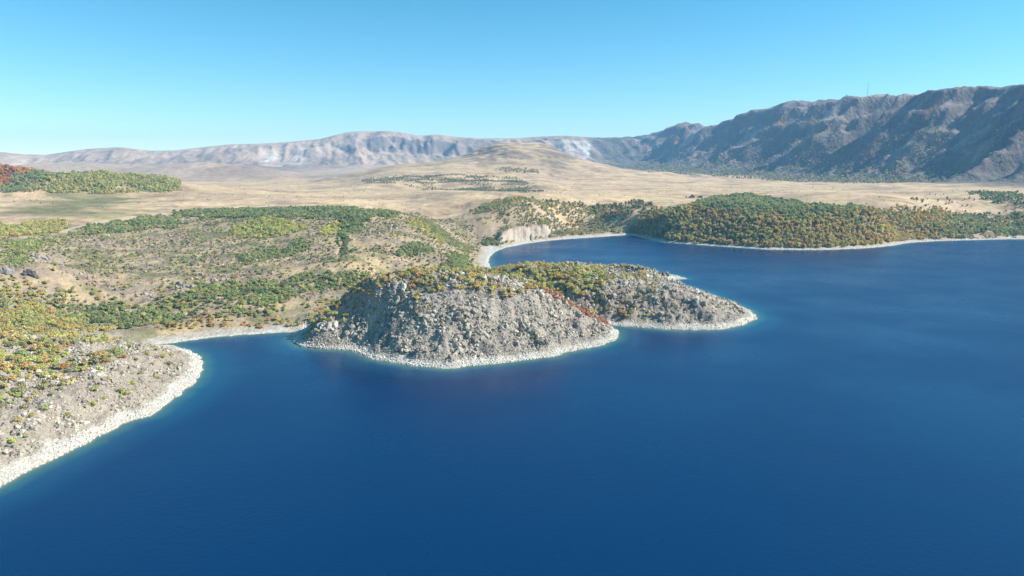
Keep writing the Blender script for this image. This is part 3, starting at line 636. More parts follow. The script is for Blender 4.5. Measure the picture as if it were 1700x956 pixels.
# the same shapes for the massed plants and rubble (leaf colour comes from each point)
def joined(name, a, b2, mats):
    bm = bmesh.new(); bm.from_mesh(a); nf = len(bm.faces)
    if b2: bm.from_mesh(b2)
    bm.faces.ensure_lookup_table()
    for f in bm.faces: f.material_index = 0 if f.index < nf else 1
    bm.faces.index_update()
    for k, f in enumerate(bm.faces): f.material_index = 0 if k < nf else 1
    me = bpy.data.meshes.new(name); bm.to_mesh(me); bm.free()
    for q in mats: me.materials.append(q)
    return me
def proto_collection(name, meshes):
    cl_ = bpy.data.collections.new(name)
    for k, me in enumerate(meshes): cl_.objects.link(bpy.data.objects.new(f'{name}_{k:02d}', me))
    return cl_
P_SHRUB = proto_collection('shrub_shapes', [joined('massed_shrub', SHRUB[k], SHRUB_T[k], (M_LEAFI, M_BARK)) for k in range(NSH)])
P_TREE = proto_collection('tree_shapes', [joined('massed_tree', TREE[k], TREE_T[k], (M_LEAFI, M_BARK)) for k in range(NTR)])
P_STONE = proto_collection('stone_shapes', [joined('massed_stone', STONE[k], None, (M_ROCKI,)) for k in range(NST)])

def scatter_stuff(name, pos, rot, scl, tint, idx, coll, label, cat, parent=None):
    n = len(pos); me = bpy.data.meshes.new(name); me.vertices.add(n); me.vertices.foreach_set('co', np.asarray(pos, np.float32).ravel())
    for nm, ty, arr, key in (('rot', 'FLOAT_VECTOR', rot, 'vector'), ('scl', 'FLOAT_VECTOR', scl, 'vector'), ('tint', 'FLOAT_COLOR', np.hstack([tint, np.ones((n, 1))]), 'color'), ('pidx', 'INT', idx, 'value')):
        at_ = me.attributes.new(nm, ty, 'POINT'); at_.data.foreach_set(key, np.asarray(arr, np.int32 if ty == 'INT' else np.float32).ravel())
    o = bpy.data.objects.new(name, me); COL.objects.link(o); o['kind'] = 'stuff'
    if parent: o.parent = parent
    else: o['label'] = label; o['category'] = cat
    g = bpy.data.node_groups.new(name + '_spread', 'GeometryNodeTree')
    g.interface.new_socket('Geometry', in_out='INPUT', socket_type='NodeSocketGeometry'); g.interface.new_socket('Geometry', in_out='OUTPUT', socket_type='NodeSocketGeometry')
    gi = g.nodes.new('NodeGroupInput'); go = g.nodes.new('NodeGroupOutput'); ip = g.nodes.new('GeometryNodeInstanceOnPoints')
    ci = g.nodes.new('GeometryNodeCollectionInfo'); ci.inputs['Collection'].default_value = coll; ci.inputs['Separate Children'].default_value = True; ci.inputs['Reset Children'].default_value = True
    def na(nm, ty):
        q = g.nodes.new('GeometryNodeInputNamedAttribute'); q.data_type = ty; q.inputs['Name'].default_value = nm; return q.outputs[0]
    g.links.new(gi.outputs[0], ip.inputs['Points']); g.links.new(ci.outputs[0], ip.inputs['Instance']); ip.inputs['Pick Instance'].default_value = True
    g.links.new(na('pidx', 'INT'), ip.inputs['Instance Index']); g.links.new(na('scl', 'FLOAT_VECTOR'), ip.inputs['Scale'])
    er = g.nodes.new('FunctionNodeEulerToRotation'); g.links.new(na('rot', 'FLOAT_VECTOR'), er.inputs[0]); g.links.new(er.outputs[0], ip.inputs['Rotation'])
    g.links.new(ip.outputs[0], go.inputs[0]); md = o.modifiers.new('spread', 'NODES'); md.node_group = g
    return o

# ------------------------------------------------------------------ where things grow
PAL = {'gold': (.78, .60, .19), 'amber': (.74, .51, .18), 'orange': (.78, .40, .13), 'red': (.66, .27, .16), 'yellow': (.80, .71, .18), 'yellowgreen': (.67, .65, .21),
       'olive': (.51, .49, .23), 'green': (.43, .49, .19), 'darkgreen': (.24, .32, .15), 'brown': (.62, .46, .25), 'grey': (.44, .39, .30)}
COLW = {'gold': 'golden', 'amber': 'amber', 'orange': 'orange', 'red': 'red', 'yellow': 'bright yellow', 'yellowgreen': 'yellow-green', 'olive': 'olive green', 'green': 'green', 'darkgreen': 'dark green', 'brown': 'russet brown', 'grey': 'grey-brown'}
PN = list(PAL); PC = np.array([PAL[k] for k in PN]); PC = lerp(PC, PC.mean(1, keepdims=True), 0.10)
plants = []          # (kind, zone, x, y, radius, colour index)
run = np.maximum.accumulate((np.where(land, H, 0) - CAM_H) / R, axis=0)
def seen(x, y, top):
    rr = np.hypot(x, y); sl_ = (top - CAM_H) / rr
    return sl_ > sample(np.vstack([run[:1], run[:-1]]), x, y) - 0.0008
def grow(zone, kind, poly, spacing, radius, pal, keep_p=1.0, clump=None, zmin=1.5, where=None, world=False, seed=0, fill=0):
    P = np.asarray(poly) if world else wpoly(poly)
    r = np.random.default_rng(1000 + seed + len(plants)); (x0, y0), (x1, y1) = P.min(0), P.max(0)
    gx, gy = np.meshgrid(np.arange(x0, x1, spacing), np.arange(y0, y1, spacing)); gx = gx + spacing * (r.random(gx.shape) - .5) * .95 ; gy = gy + spacing * (r.random(gx.shape) - .5) * .95
    gx = gx.ravel(); gy = gy.ravel(); sc0 = 0.008 * np.hypot(gx, gy) * (0 if world else 1); m = inside(P, gx + sc0 * 2.2 * fbm(gx, gy, 25, 3, 811), gy + sc0 * 3.5 * fbm(gx, gy, 25, 3, 812)); gx, gy = gx[m], gy[m]
    z = height(gx, gy); m = (z > zmin) & (r.random(gx.shape) < keep_p)
    if clump: sc_, thr = clump; m &= fbm(gx, gy, sc_, 3, 300 + seed) + 0.12 * r.normal(size=gx.shape) > thr
    if where is not None: m &= where(gx, gy, z)
    if fill:                                                    # only where nothing grows yet
        occ = {(int(p[2] // fill), int(p[3] // fill)) for p in plants}; m &= np.array([(int(a // fill), int(b2 // fill)) not in occ for a, b2 in zip(gx, gy)], bool)
    gx, gy = gx[m], gy[m]; rad = radius[0] + (radius[1] - radius[0]) * r.random(gx.shape) ** 1.6
    names = list(pal); p = np.array([pal[k] for k in names], float); p /= p.sum()
    # neighbours tend to share a colour: pick along the palette with a slow noise plus chance
    q = np.clip(0.5 + 0.62 * fbm(gx, gy, 26, 2, 400 + seed) + 0.27 * r.normal(size=gx.shape), 0, 0.9999); cum = np.cumsum(p); ci_ = np.searchsorted(cum, q)
    ci_ = np.clip(ci_, 0, len(names) - 1)
    for k in range(len(gx)): plants.append((kind, zone, gx[k], gy[k], rad[k], PN.index(names[ci_[k]])))
def put(zone, kind, spots):
    for u, v, rad, cn in spots:
        x, y = ground(u, v); plants.append((kind, zone, x, y, rad, PN.index(cn)))

# near headland
grow('headland', 'shrub', head_poly, 3.9, (1.2, 3.0), {'olive': 2, 'yellowgreen': 3, 'gold': 3, 'amber': 1}, 0.95, (30, -0.04), 6.5, lambda x, y, z: (sample(sd, x, y) > 34), True, 1)
grow('headland', 'shrub', head_poly, 3.5, (1.3, 3.1), {'green': 1, 'olive': 2, 'yellowgreen': 2, 'gold': 3, 'amber': 1}, 0.9, (24, -0.2), 6.5, lambda x, y, z: (sample(sd, x, y) > 62), True, 2)
grow('headland', 'shrub', head_poly, 9.0, (1.1, 2.5), {'olive': 3, 'yellowgreen': 3, 'gold': 2}, 0.6, None, 5.5, lambda x, y, z: (sample(sd, x, y) < 40) & (sample(sd, x, y) > 14), True, 3)
put('headland', 'shrub', [(105, 612, 2.2, 'orange'), (200, 650, 1.9, 'olive'), (262, 628, 1.6, 'gold'), (280, 605, 2.0, 'olive'), (115, 692, 2.2, 'olive'), (75, 680, 1.9, 'yellowgreen'), (18, 735, 2.3, 'yellowgreen'), (30, 700, 1.8, 'gold'), (245, 588, 1.5, 'yellowgreen'), (155, 672, 1.7, 'yellowgreen')])
# island shrubs keep to the top and the back
up = lambda z0: (lambda x, y, z: z > z0)
grow('island', 'shrub', isle_poly, 4.0, (1.6, 3.3), {'olive': 1, 'yellowgreen': 4, 'gold': 6, 'amber': 1, 'orange': 1}, 0.92, (22, -0.24), 3, up(30), True, 4)
grow('island', 'shrub', isle_poly, 4.0, (1.5, 2.8), {'yellowgreen': 2, 'gold': 3, 'amber': 2, 'orange': 2}, 0.8, None, 3, lambda x, y, z: (np.hypot(x, y) > 452) & (np.arctan2(x, y) < -0.13), True, 5)
grow('island', 'shrub', isle_poly, 15, (0.7, 1.5), {'olive': 3, 'gold': 1}, 0.35, None, 8, None, True, 6)
put('island', 'shrub', [(690, 522, 1.9, 'amber'), (697, 527, 1.9, 'yellowgreen'), (692, 513, 1.6, 'orange'), (712, 513, 1.9, 'gold'), (560, 511, 1.8, 'orange'), (545, 505, 1.7, 'amber'), (611, 525, 1.5, 'yellowgreen'), (629, 538, 1.4, 'olive'), (731, 538, 1.4, 'olive'), (622, 517, 1.5, 'gold'), (730, 480, 2.3, 'green'), (716, 474, 2.3, 'green'), (645, 488, 2.4, 'yellowgreen'), (596, 500, 1.8, 'gold')])
red = wpoly([(905, 487), (925, 492), (950, 507), (980, 522), (1004, 534), (1008, 540), (985, 530), (955, 515), (920, 498)])
grow('island', 'shrub', [(903, 485), (928, 491), (955, 506), (985, 522), (1006, 534), (1006, 540), (980, 529), (950, 513), (915, 495)], 1.8, (1.3, 2.3), {'orange': 2, 'red': 3}, 0.95, None, 1, None, False, 7)
# rocky tongue
grow('tongue', 'shrub', peni_poly, 3.9, (1.9, 3.6), {'green': 1, 'olive': 1, 'yellowgreen': 4, 'gold': 6, 'amber': 1}, 0.85, (24, -0.3), 4, lambda x, y, z: (np.arctan2(x, y) < 0.135) & (z > 14), True, 8)
grow('tongue', 'shrub', peni_poly, 6, (1.5, 3.0), {'olive': 2, 'yellowgreen': 3, 'gold': 5, 'amber': 2}, 0.7, (30, -0.2), 5, lambda x, y, z: (np.arctan2(x, y) < 0.21), True, 9)
put('tongue', 'shrub', [(1032, 520, 2.3, 'amber'), (1044, 525, 2.2, 'gold'), (1068, 525, 1.7, 'yellowgreen'), (1083, 524, 1.7, 'gold'), (1055, 510, 1.7, 'gold'), (1118, 508, 1.9, 'amber'), (1000, 497, 1.8, 'orange'), (1062, 492, 2.6, 'olive')])
# cove shore: golden bushes in a row above the beach, green thicket behind
grow('cove', 'shrub', [(262, 552), (262, 535), (330, 530), (420, 533), (490, 520), (495, 540), (440, 546), (345, 549), (300, 556)], 4.2, (1.4, 2.9), {'gold': 4, 'amber': 3, 'olive': 1, 'orange': 1}, 0.62, None, 1.6, None, False, 10)
grow('hillside', 'shrub', [(20, 520), (60, 490), (120, 486), (150, 500), (240, 505), (290, 497), (330, 474), (420, 470), (500, 457), (560, 452), (625, 458), (590, 474), (520, 486), (480, 505), (440, 526), (330, 532), (250, 538), (150, 546), (50, 542)], 3.3, (1.6, 2.9), {'darkgreen': 3, 'green': 8, 'olive': 2, 'yellowgreen': 2}, 0.95, (34, -0.22), 2, None, False, 11)
for k, (pl, pal, sp, rd) in enumerate([
    ([(388, 424), (420, 417), (470, 412), (498, 398), (522, 410), (485, 426), (430, 434), (400, 440)], {'darkgreen': 2, 'green': 4, 'olive': 1}, 3.4, (1.6, 2.8)),
    ([(290, 352), (380, 346), (480, 346), (560, 343), (600, 352), (682, 352), (660, 362), (600, 366), (530, 362), (400, 361), (300, 359)], {'darkgreen': 3, 'green': 4, 'olive': 2}, 4.2, (2, 3.6)),
    ([(560, 356), (620, 358), (608, 372), (580, 392), (566, 396), (562, 380)], {'darkgreen': 4, 'green': 2}, 4.0, (2.2, 4.0)),
    ([(655, 424), (672, 410), (692, 401), (715, 412), (728, 421), (690, 428)], {'darkgreen': 1, 'green': 4}, 3.4, (1.8, 3.2)),
    ([(735, 444), (752, 420), (772, 424), (788, 440), (765, 449)], {'green': 5, 'yellowgreen': 1}, 3.4, (1.8, 3.2)),
    ([(560, 398), (572, 396), (585, 418), (570, 424)], {'darkgreen': 2, 'green': 3}, 3.6, (1.6, 2.8)),
    ([(120, 388), (170, 372), (260, 357), (300, 360), (300, 378), (230, 384), (130, 391)], {'darkgreen': 2, 'green': 4, 'olive': 3, 'yellowgreen': 1}, 4.0, (2, 3.4)),
    ([(380, 378), (450, 360), (490, 370), (520, 379), (470, 392), (400, 396)], {'green': 2, 'yellowgreen': 5, 'yellow': 2}, 3.8, (1.8, 3.2)),
    ([(530, 378), (560, 368), (566, 384), (545, 392), (530, 388)], {'yellow': 3, 'yellowgreen': 2}, 3.8, (1.8, 3.2)),
    ([(672, 364), (690, 363), (720, 385), (745, 402), (728, 405), (690, 382)], {'yellowgreen': 3, 'yellow': 2, 'gold': 1}, 4.0, (1.8, 3.0)),
    ([(695, 365), (720, 372), (760, 400), (795, 410), (770, 420), (745, 408)], {'olive': 3, 'green': 2}, 4.4, (1.8, 3.0)),
    ([(795, 402), (815, 394), (840, 396), (838, 403), (805, 409)], {'green': 3, 'darkgreen': 2}, 3.6, (2.0, 3.4)),
    ([(0, 376), (60, 367), (104, 365), (106, 382), (60, 390), (0, 396)], {'gold': 4, 'yellowgreen': 3, 'olive': 2}, 4.0, (2.0, 3.4)),
    ([(0, 405), (60, 398), (90, 405), (50, 425), (0, 440)], {'green': 4, 'yellowgreen': 2, 'olive': 2}, 3.8, (1.8, 3.0)),
    ([(5, 466), (30, 452), (62, 470), (78, 492), (52, 506), (8, 484)], {'yellow': 1, 'gold': 4, 'amber': 2}, 4.6, (1.4, 2.6)),
    ([(30, 505), (110, 500), (110, 545), (0, 545), (0, 515)], {'olive': 2, 'gold': 3, 'yellowgreen': 2, 'amber': 1}, 3.8, (1.4, 2.6)),
    ([(650, 460), (680, 440), (735, 440), (790, 450), (800, 470), (700, 475)], {'olive': 3, 'yellowgreen': 2, 'gold': 1}, 6, (1.4, 2.6)),
    ]):
    grow('hillside', 'shrub', pl, sp, rd, pal, 0.92, (30, -0.42), 2, None, False, 20 + k)
grow('hillside', 'shrub', [(-60, 360), (100, 392), (300, 350), (560, 345), (700, 352), (800, 400), (780, 445), (640, 462), (480, 500), (280, 545), (100, 545), (-60, 540)], 5.2, (1.0, 2.3), {'darkgreen': 2, 'green': 4, 'olive': 8, 'yellowgreen': 3, 'gold': 1}, 0.82, (46, -0.13), 2, lambda x, y, z: sample(sd, x, y) > 14, False, 50)
grow('hillside', 'shrub', [(-60, 360), (100, 392), (300, 350), (560, 345), (700, 352), (800, 400), (780, 445), (640, 462), (480, 500), (280, 545), (100, 545), (-60, 540)], 4.4, (0.5, 1.1), {'grey': 3, 'olive': 3, 'brown': 1}, 0.55, (30, -0.1), 2, lambda x, y, z: sample(sd, x, y) > 14, False, 51)
put('hillside', 'shrub', [(304, 507, 2.6, 'orange'), (391, 462, 3.2, 'gold'), (327, 470, 2.4, 'gold'), (472, 492, 2.3, 'amber'), (457, 484, 2.4, 'gold'), (265, 482, 2.0, 'amber'), (272, 493, 2.4, 'gold'), (165, 496, 2.6, 'amber'), (90, 449, 2.4, 'yellow'), (162, 437, 2.0, 'yellow'), (520, 486, 2.0, 'amber'), (431, 455, 2.3, 'yellowgreen')])
# bluff and ravine above the far bay
grow('bluff', 'tree', [(778, 352), (880, 331), (940, 332), (1000, 345), (1036, 372), (1036, 386), (960, 392), (915, 392), (905, 372), (850, 366), (800, 372)], 6.0, (2.0, 3.8), {'darkgreen': 1, 'green': 4, 'olive': 5, 'yellowgreen': 2, 'gold': 2, 'amber': 1}, 0.9, (46, -0.22), 2.5, None, False, 60)
grow('bluff', 'tree', [(978, 346), (1000, 338), (1045, 340), (1062, 332), (1090, 340), (1050, 352), (1040, 374), (1010, 368)], 5.6, (2.2, 4.2), {'darkgreen': 5, 'green': 1, 'brown': 2, 'red': 1}, 0.9, (40, -0.35), 2.5, None, False, 61)
cl_poly = tr0 = np.vstack([wshore([(806, 440), (822, 418), (840, 411), (870, 405), (905, 400), (945, 397)]) , (wshore([(806, 440), (822, 418), (840, 411), (870, 405), (905, 400), (945, 397)]) + (-10, 60))[::-1]])
grow('bluff', 'tree', cl_poly, 4.6, (1.6, 3.2), {'green': 4, 'olive': 3, 'darkgreen': 2, 'gold': 1}, 0.75, (26, -0.08), 2.2, lambda x, y, z: (sample(slope, x, y) < 0.8) & (sample(sd, x, y) > 9), True, 77)
bl_poly = np.vstack([wshore([(905, 400), (940, 397), (1000, 393), (1044, 389)]), at_z(np.array([1044, 1000, 940, 900]), np.array([352, 347, 338, 334]), np.array([38, 47, 54, 56]))])
grow('bluff', 'tree', bl_poly, 5.6, (1.6, 3.2), {'green': 3, 'olive': 5, 'yellowgreen': 2, 'gold': 2, 'brown': 1}, 0.9, (40, -0.22), 2.2, lambda x, y, z: sample(sd, x, y) > 9, True, 79, 5.0)
put('bluff', 'tree', [(1030, 386, 3.6, 'yellow'), (1022, 387, 3.0, 'yellowgreen')])
# forest across the bay: russet and gold below, green above
fw = lambda x, y, z: (sample(sd, x, y) > 9)
grow('forest', 'tree', [(1046, 388), (1042, 372), (1060, 356), (1085, 347), (1150, 345), (1200, 352), (1300, 360), (1330, 378), (1400, 385), (1440, 404), (1400, 411), (1300, 411), (1200, 405), (1120, 399)], 5.2, (2.3, 4.2), {'darkgreen': 1, 'green': 3, 'olive': 2, 'yellowgreen': 2, 'gold': 5, 'amber': 3, 'brown': 3}, 0.97, None, 1.5, fw, False, 62)
grow('forest', 'tree', [(1155, 345), (1180, 329), (1235, 324), (1300, 333), (1350, 341), (1430, 344), (1470, 352), (1420, 372), (1330, 376), (1300, 359), (1200, 351)], 5.0, (2.3, 4.0), {'darkgreen': 3, 'green': 8, 'yellowgreen': 1, 'olive': 1}, 0.97, None, 1.5, fw, False, 63)
grow('forest', 'tree', [(1390, 408), (1340, 400), (1310, 376), (1430, 366), (1470, 352), (1540, 352), (1590, 358), (1580, 393), (1500, 398), (1460, 404), (1440, 405)], 5.2, (2.3, 4.2), {'green': 1, 'olive': 1, 'yellowgreen': 1, 'gold': 5, 'amber': 4}, 0.95, None, 1.5, fw, False, 64)
grow('forest', 'tree', [(1555, 393), (1570, 360), (1620, 355), (1700, 358), (1950, 358), (1950, 386), (1700, 392)], 5.2, (2.3, 4.0), {'darkgreen': 4, 'green': 6, 'olive': 2, 'yellowgreen': 2, 'gold': 1}, 0.95, None, 1.5, fw, False, 65)
f_top = at_z(np.array([1950, 1700, 1600, 1500, 1430, 1350, 1235, 1180, 1150, 1085, 1060]), np.array([356, 356, 355, 352, 346, 343, 327, 332, 344, 347, 354]), np.array([40, 40, 42, 45, 48, 51, 54, 53, 49, 47, 44]))
f_all = np.vstack([wshore([(1048, 390.5)] + FAR[1:13]), f_top])
for u0_, u1_, pl_ in ((1000, 1330, {'darkgreen': 1, 'green': 2, 'olive': 2, 'gold': 2, 'brown': 2}), (1330, 1570, {'olive': 2, 'yellowgreen': 1, 'gold': 4, 'amber': 3}), (1570, 1980, {'darkgreen': 2, 'green': 4, 'olive': 2})):
    grow('forest', 'tree', f_all, 5.2, (2.3, 4.0), pl_, 0.97, None, 1.5, lambda x, y, z: fw(x, y, z) & (np.arctan2(x, y) > az_u([u0_, 0])[0]) & (np.arctan2(x, y) <= az_u([u1_, 0])[0]), True, 76, 5.2)
grow('forest', 'tree', f_all, 6.5, (2.6, 4.3), {'yellowgreen': 1, 'yellow': 1, 'gold': 5, 'amber': 3, 'brown': 1}, 0.9, (60, -0.3), 1.5, lambda x, y, z: (sample(sd, x, y) > 9) & (sample(sd, x, y) < 75) & (np.arctan2(x, y) > az_u([1110, 0])[0]) & (np.arctan2(x, y) < az_u([1570, 0])[0]), True, 80)
grow('plain', 'tree', [(1480, 352), (1530, 325), (1600, 320), (1700, 345), (1700, 354), (1560, 352)], 13, (1.8, 3.4), {'darkgreen': 3, 'brown': 2, 'olive': 2}, 0.6, (60, -0.05), 2, None, False, 66)
grow('plain', 'tree', [(1605, 319), (1650, 320), (1720, 331), (1900, 340), (1900, 350), (1700, 343), (1640, 335)], 6, (2.2, 3.6), {'darkgreen': 3, 'green': 4}, 0.95, None, 2, None, False, 67)
# left wooded ridge
def tr_box(u0, u1, r0, r1):
    a = np.linspace(float(ray(u0, 300)[0]), float(ray(u1, 300)[0]), 12); return np.vstack([np.stack([r0 * np.sin(a), r0 * np.cos(a)], 1), np.stack([r1 * np.sin(a), r1 * np.cos(a)], 1)[::-1]])
rw = lambda x, y, z: sample(ridge, x, y) > 11 + 9 * fbm(x, y, 40, 3, 861)
xe = lambda x, y: x + np.hypot(x, y) * math.sin(-float(ray(50, 300)[0])) + 50 * fbm(x, y, 70, 3, 863) - (np.hypot(x, y) - 1740) * 0.5      # signed metres right of the slanting edge of the red wood
grow('ridge', 'tree', tr_box(-200, 300, 1460, 1960), 4.9, (2.2, 4.3), {'green': 2, 'olive': 3, 'yellowgreen': 8, 'gold': 2}, 0.97, (60, -0.42), 2, lambda x, y, z: rw(x, y, z) & (xe(x, y) > 60), True, 68)
grow('ridge', 'tree', tr_box(-200, 300, 1460, 1960), 4.9, (2.4, 4.6), {'amber': 1, 'orange': 4, 'red': 3}, 0.97, None, 2, lambda x, y, z: rw(x, y, z) & (xe(x, y) < 0), True, 69)
grow('ridge', 'tree', tr_box(-200, 300, 1460, 1960), 4.9, (2.4, 4.2), {'darkgreen': 2, 'green': 5, 'olive': 1}, 0.97, None, 2, lambda x, y, z: rw(x, y, z) & (xe(x, y) >= 0) & (xe(x, y) <= 60), True, 70)
# dark scrub on the scarps of the plain and on the apron below the wall
def scarp_w(x, y, z): return (sample(slope, x, y) > 0.16)
grow('plain', 'tree', [(600, 300), (720, 290), (860, 296), (905, 318), (860, 320), (700, 312), (610, 306)], 6, (1.2, 2.8), {'darkgreen': 3, 'grey': 2, 'olive': 1}, 0.8, (70, -0.1), 2, None, False, 71)
grow('plain', 'tree', tr_box(-100, 1750, 1250, 2300), 26, (0.7, 1.6), {'grey': 3, 'olive': 3, 'darkgreen': 1}, 0.55, (170, 0.02), 2, None, True, 78)
grow('plain', 'tree', [(820, 279), (895, 282), (893, 288), (840, 287)], 5.5, (1.2, 2.8), {'darkgreen': 3, 'grey': 2}, 0.8, None, 2, None, False, 72)
ap_poly = np.array([foot[2] + (110, 0), foot[3] + (110, 0), foot[4] + (110, 0), foot[5] + (110, 0), foot[5] + (-330, -40), foot[4] + (-330, -40), foot[3] + (-330, -40), foot[2] + (-330, 0)])
grow('apron', 'tree', ap_poly, 15, (2.5, 6.0), {'darkgreen': 3, 'grey': 3, 'olive': 3, 'yellowgreen': 2, 'gold': 1}, 0.8, (120, -0.2), 2, None, True, 73)
wall_poly = np.array([foot[2] + (20, 0), foot[3] + (20, 0), foot[4] + (20, 0), foot[5] + (20, 0), foot[5] + (300, 80), foot[4] + (300, 80), foot[3] + (300, 80), foot[2] + (300, 0)])
grow('wall', 'tree', wall_poly, 14, (2.5, 6.5), {'green': 2, 'olive': 3, 'yellowgreen': 3, 'gold': 2, 'orange': 3}, 0.75, (150, -0.02), 2, None, True, 74)

# ------------------------------------------------------------------ plants as things: the ones that show largest; the rest as cover
kind = np.array([p[0] for p in plants]); zone = np.array([p[1] for p in plants]); px = np.array([p[2] for p in plants]); py = np.array([p[3] for p in plants]); prad = np.array([p[4] for p in plants]); pcol = np.array([p[5] for p in plants])
pz = height(px, py) - 0.1; dist = np.hypot(px, py); psize = prad * 2 * FPX / dist
pu, pv = project(px, py, pz + prad)
tallk = np.where(kind == 'tree', 1.9, 1.15)
vis = seen(px, py, pz + prad * tallk * 0.8) & (pu > 2) & (pu < 1698) & (pv > 0) & (pv < 950)
pick = np.zeros(len(px), bool)
for zn, cap in (('headland', 150), ('island', 80), ('tongue', 70), ('cove', 60), ('hillside', 150), ('forest', 230), ('bluff', 50), ('ridge', 20)):
    k = np.where(vis & (zone == zn))[0]; k = k[np.argsort(-psize[k])][:cap]; pick[k] = True
pr = np.random.default_rng(77); pidx = pr.integers(0, 6, len(px)); prot = pr.random(len(px)) * 6.283; pst = 0.85 + 0.3 * pr.random((len(px), 3))
ptint = PC[pcol] * (0.82 + 0.36 * pr.random((len(px), 1))) * (1 + 0.05 * pr.normal(size=(len(px), 3))); ptint = np.clip(ptint, 0.01, 0.8)

SPOT = {'headland': 'on the near rocky headland', 'island': 'on the grey lava mound', 'tongue': 'on the lava tongue behind the mound', 'cove': 'above the pale cove beach', 'hillside': 'on the dry hillside', 'forest': 'in the forest across the bay', 'bluff': 'on the bluff above the far bay', 'ridge': 'on the wooded ridge at the left edge'}
def sub_spot(k):
    z_, u, v = zone[k], pu[k], pv[k]; s_ = sample(sd, px[k:k + 1], py[k:k + 1])[0]
    if z_ == 'headland':
        if s_ < 30: return 'just above the white shore band of the near headland'
        if v < 575: return 'along the back edge of the near headland'
        return 'at the left frame edge on the near headland' if u < 70 else 'in the middle of the near headland'
    if z_ == 'island':
        if PN[pcol[k]] == 'red': return 'in the red row down the crest of the lava mound'
        if v > 503: return 'alone on the bare face of the grey lava mound'
        return 'on the left shoulder of the grey lava mound' if u < 620 else ('on the top of the grey lava mound' if u < 800 else 'on the right crest of the grey lava mound')
    if z_ == 'tongue':
        return 'on the wooded left top of the lava tongue' if v < 475 else 'on the front slope of the lava tongue'
    if z_ == 'cove': return 'above the left end of the cove beach' if u < 330 else ('above the middle of the cove beach' if u < 420 else 'above the right end of the cove beach')
    if z_ == 'hillside':
        a_ = 'low on the hillside behind the headland' if v > 480 else ('halfway up the dry hillside' if v > 410 else 'near the upper edge of the dry hillside')
        return a_ + (', at the left' if u < 220 else (', left of the gully' if u < 560 else ', right of the gully'))
    if z_ == 'forest':
        a_ = 'by the water across the bay' if s_ < 24 else 'in the forest across the bay'
        return a_ + (', at its shaded left end' if u < 1120 else (', left of its middle' if u < 1300 else (', right of its middle' if u < 1500 else ', at its right end')))
    if z_ == 'bluff': return 'beside the pale cliff above the far bay' if u < 930 else 'on the slope right of the pale cliff'
    return 'on the wooded ridge at the left edge'
GRP = {'headland': 'shrubs on the near headland', 'island': 'shrubs on the lava mound', 'tongue': 'shrubs on the lava tongue', 'cove': 'bushes above the cove beach', 'hillside': 'bushes on the hillside', 'forest': 'trees across the bay', 'bluff': 'trees on the bluff', 'ridge': 'trees on the wooded ridge'}
medz = {z_: np.median(psize[pick & (zone == z_)]) for z_ in SPOT}
labels = {}
for k in np.where(pick)[0]:
    z_ = zone[k]; isT = kind[k] == 'tree'; sz = 'large' if psize[k] > 1.18 * medz[z_] else ('small' if psize[k] < 0.92 * medz[z_] else '')
    hgt = ([2.0, 2.3, 1.8, 2.5, 2.1, 1.9] if isT else [1.15, 1.4, 1.25, 1.6, 1.05, 1.3])[pidx[k]]; shp = ('broad' if hgt < 1.95 else ('tall' if hgt > 2.2 else 'round')) if isT else ('low' if hgt < 1.2 else ('upright' if hgt > 1.35 else 'rounded'))
    what = shp + (' tree' if isT else ' shrub')
    labels.setdefault(' '.join(f'{sz} {COLW[PN[pcol[k]]]} {what} {sub_spot(k)}'.split()), []).append(k)
final = {}
for lab, ks in labels.items():
    ks = np.array(ks)
    if len(ks) == 2:
        l, r_ = ks[np.argsort(pu[ks])]
        if abs(pu[l] - pu[r_]) > 14: final[l] = 'left ' + lab; final[r_] = 'right ' + lab; continue
    if len(ks) >= 3:
        o_ = ks[np.argsort(pu[ks])]
        if pu[o_[1]] - pu[o_[0]] > 10: final[o_[0]] = 'leftmost ' + lab
        if pu[o_[-1]] - pu[o_[-2]] > 10: final[o_[-1]] = 'rightmost ' + lab
    if len(ks) >= 5:
        o_ = np.array([k for k in ks if k not in final]); o_ = o_[np.argsort(pv[o_])]
        if pv[o_[-1]] - pv[o_[-2]] > 3: final[o_[-1]] = 'nearest ' + lab
        if pv[o_[1]] - pv[o_[0]] > 3: final[o_[0]] = 'farthest ' + lab
    for k in ks: final.setdefault(k, lab)
for k in np.where(pick)[0]:
    isT = kind[k] == 'tree'; nm = ('autumn_tree' if PN[pcol[k]] not in ('green', 'darkgreen', 'olive') else 'green_tree') if isT else ('autumn_shrub' if PN[pcol[k]] not in ('green', 'darkgreen', 'olive') else 'green_shrub')
    e = bpy.data.objects.new(nm, None); COL.objects.link(e); e.empty_display_size = 0.5
    e.location = (px[k], py[k], pz[k]); e.rotation_euler = (0, 0, prot[k]); e.scale = tuple(prad[k] * pst[k])
    e['label'] = final[k]; e['category'] = 'tree' if isT else 'shrub'; e['group'] = GRP[zone[k]]
    cr2 = bpy.data.objects.new('crown', (TREE if isT else SHRUB)[pidx[k]]); cr2.parent = e; cr2.color = (*ptint[k], 1); COL.objects.link(cr2)
    tk = bpy.data.objects.new('trunk' if isT else 'stems', (TREE_T if isT else SHRUB_T)[pidx[k]]); tk.parent = e; COL.objects.link(tk)
rest = ~pick & ((pu > -400) & (pu < 2100))
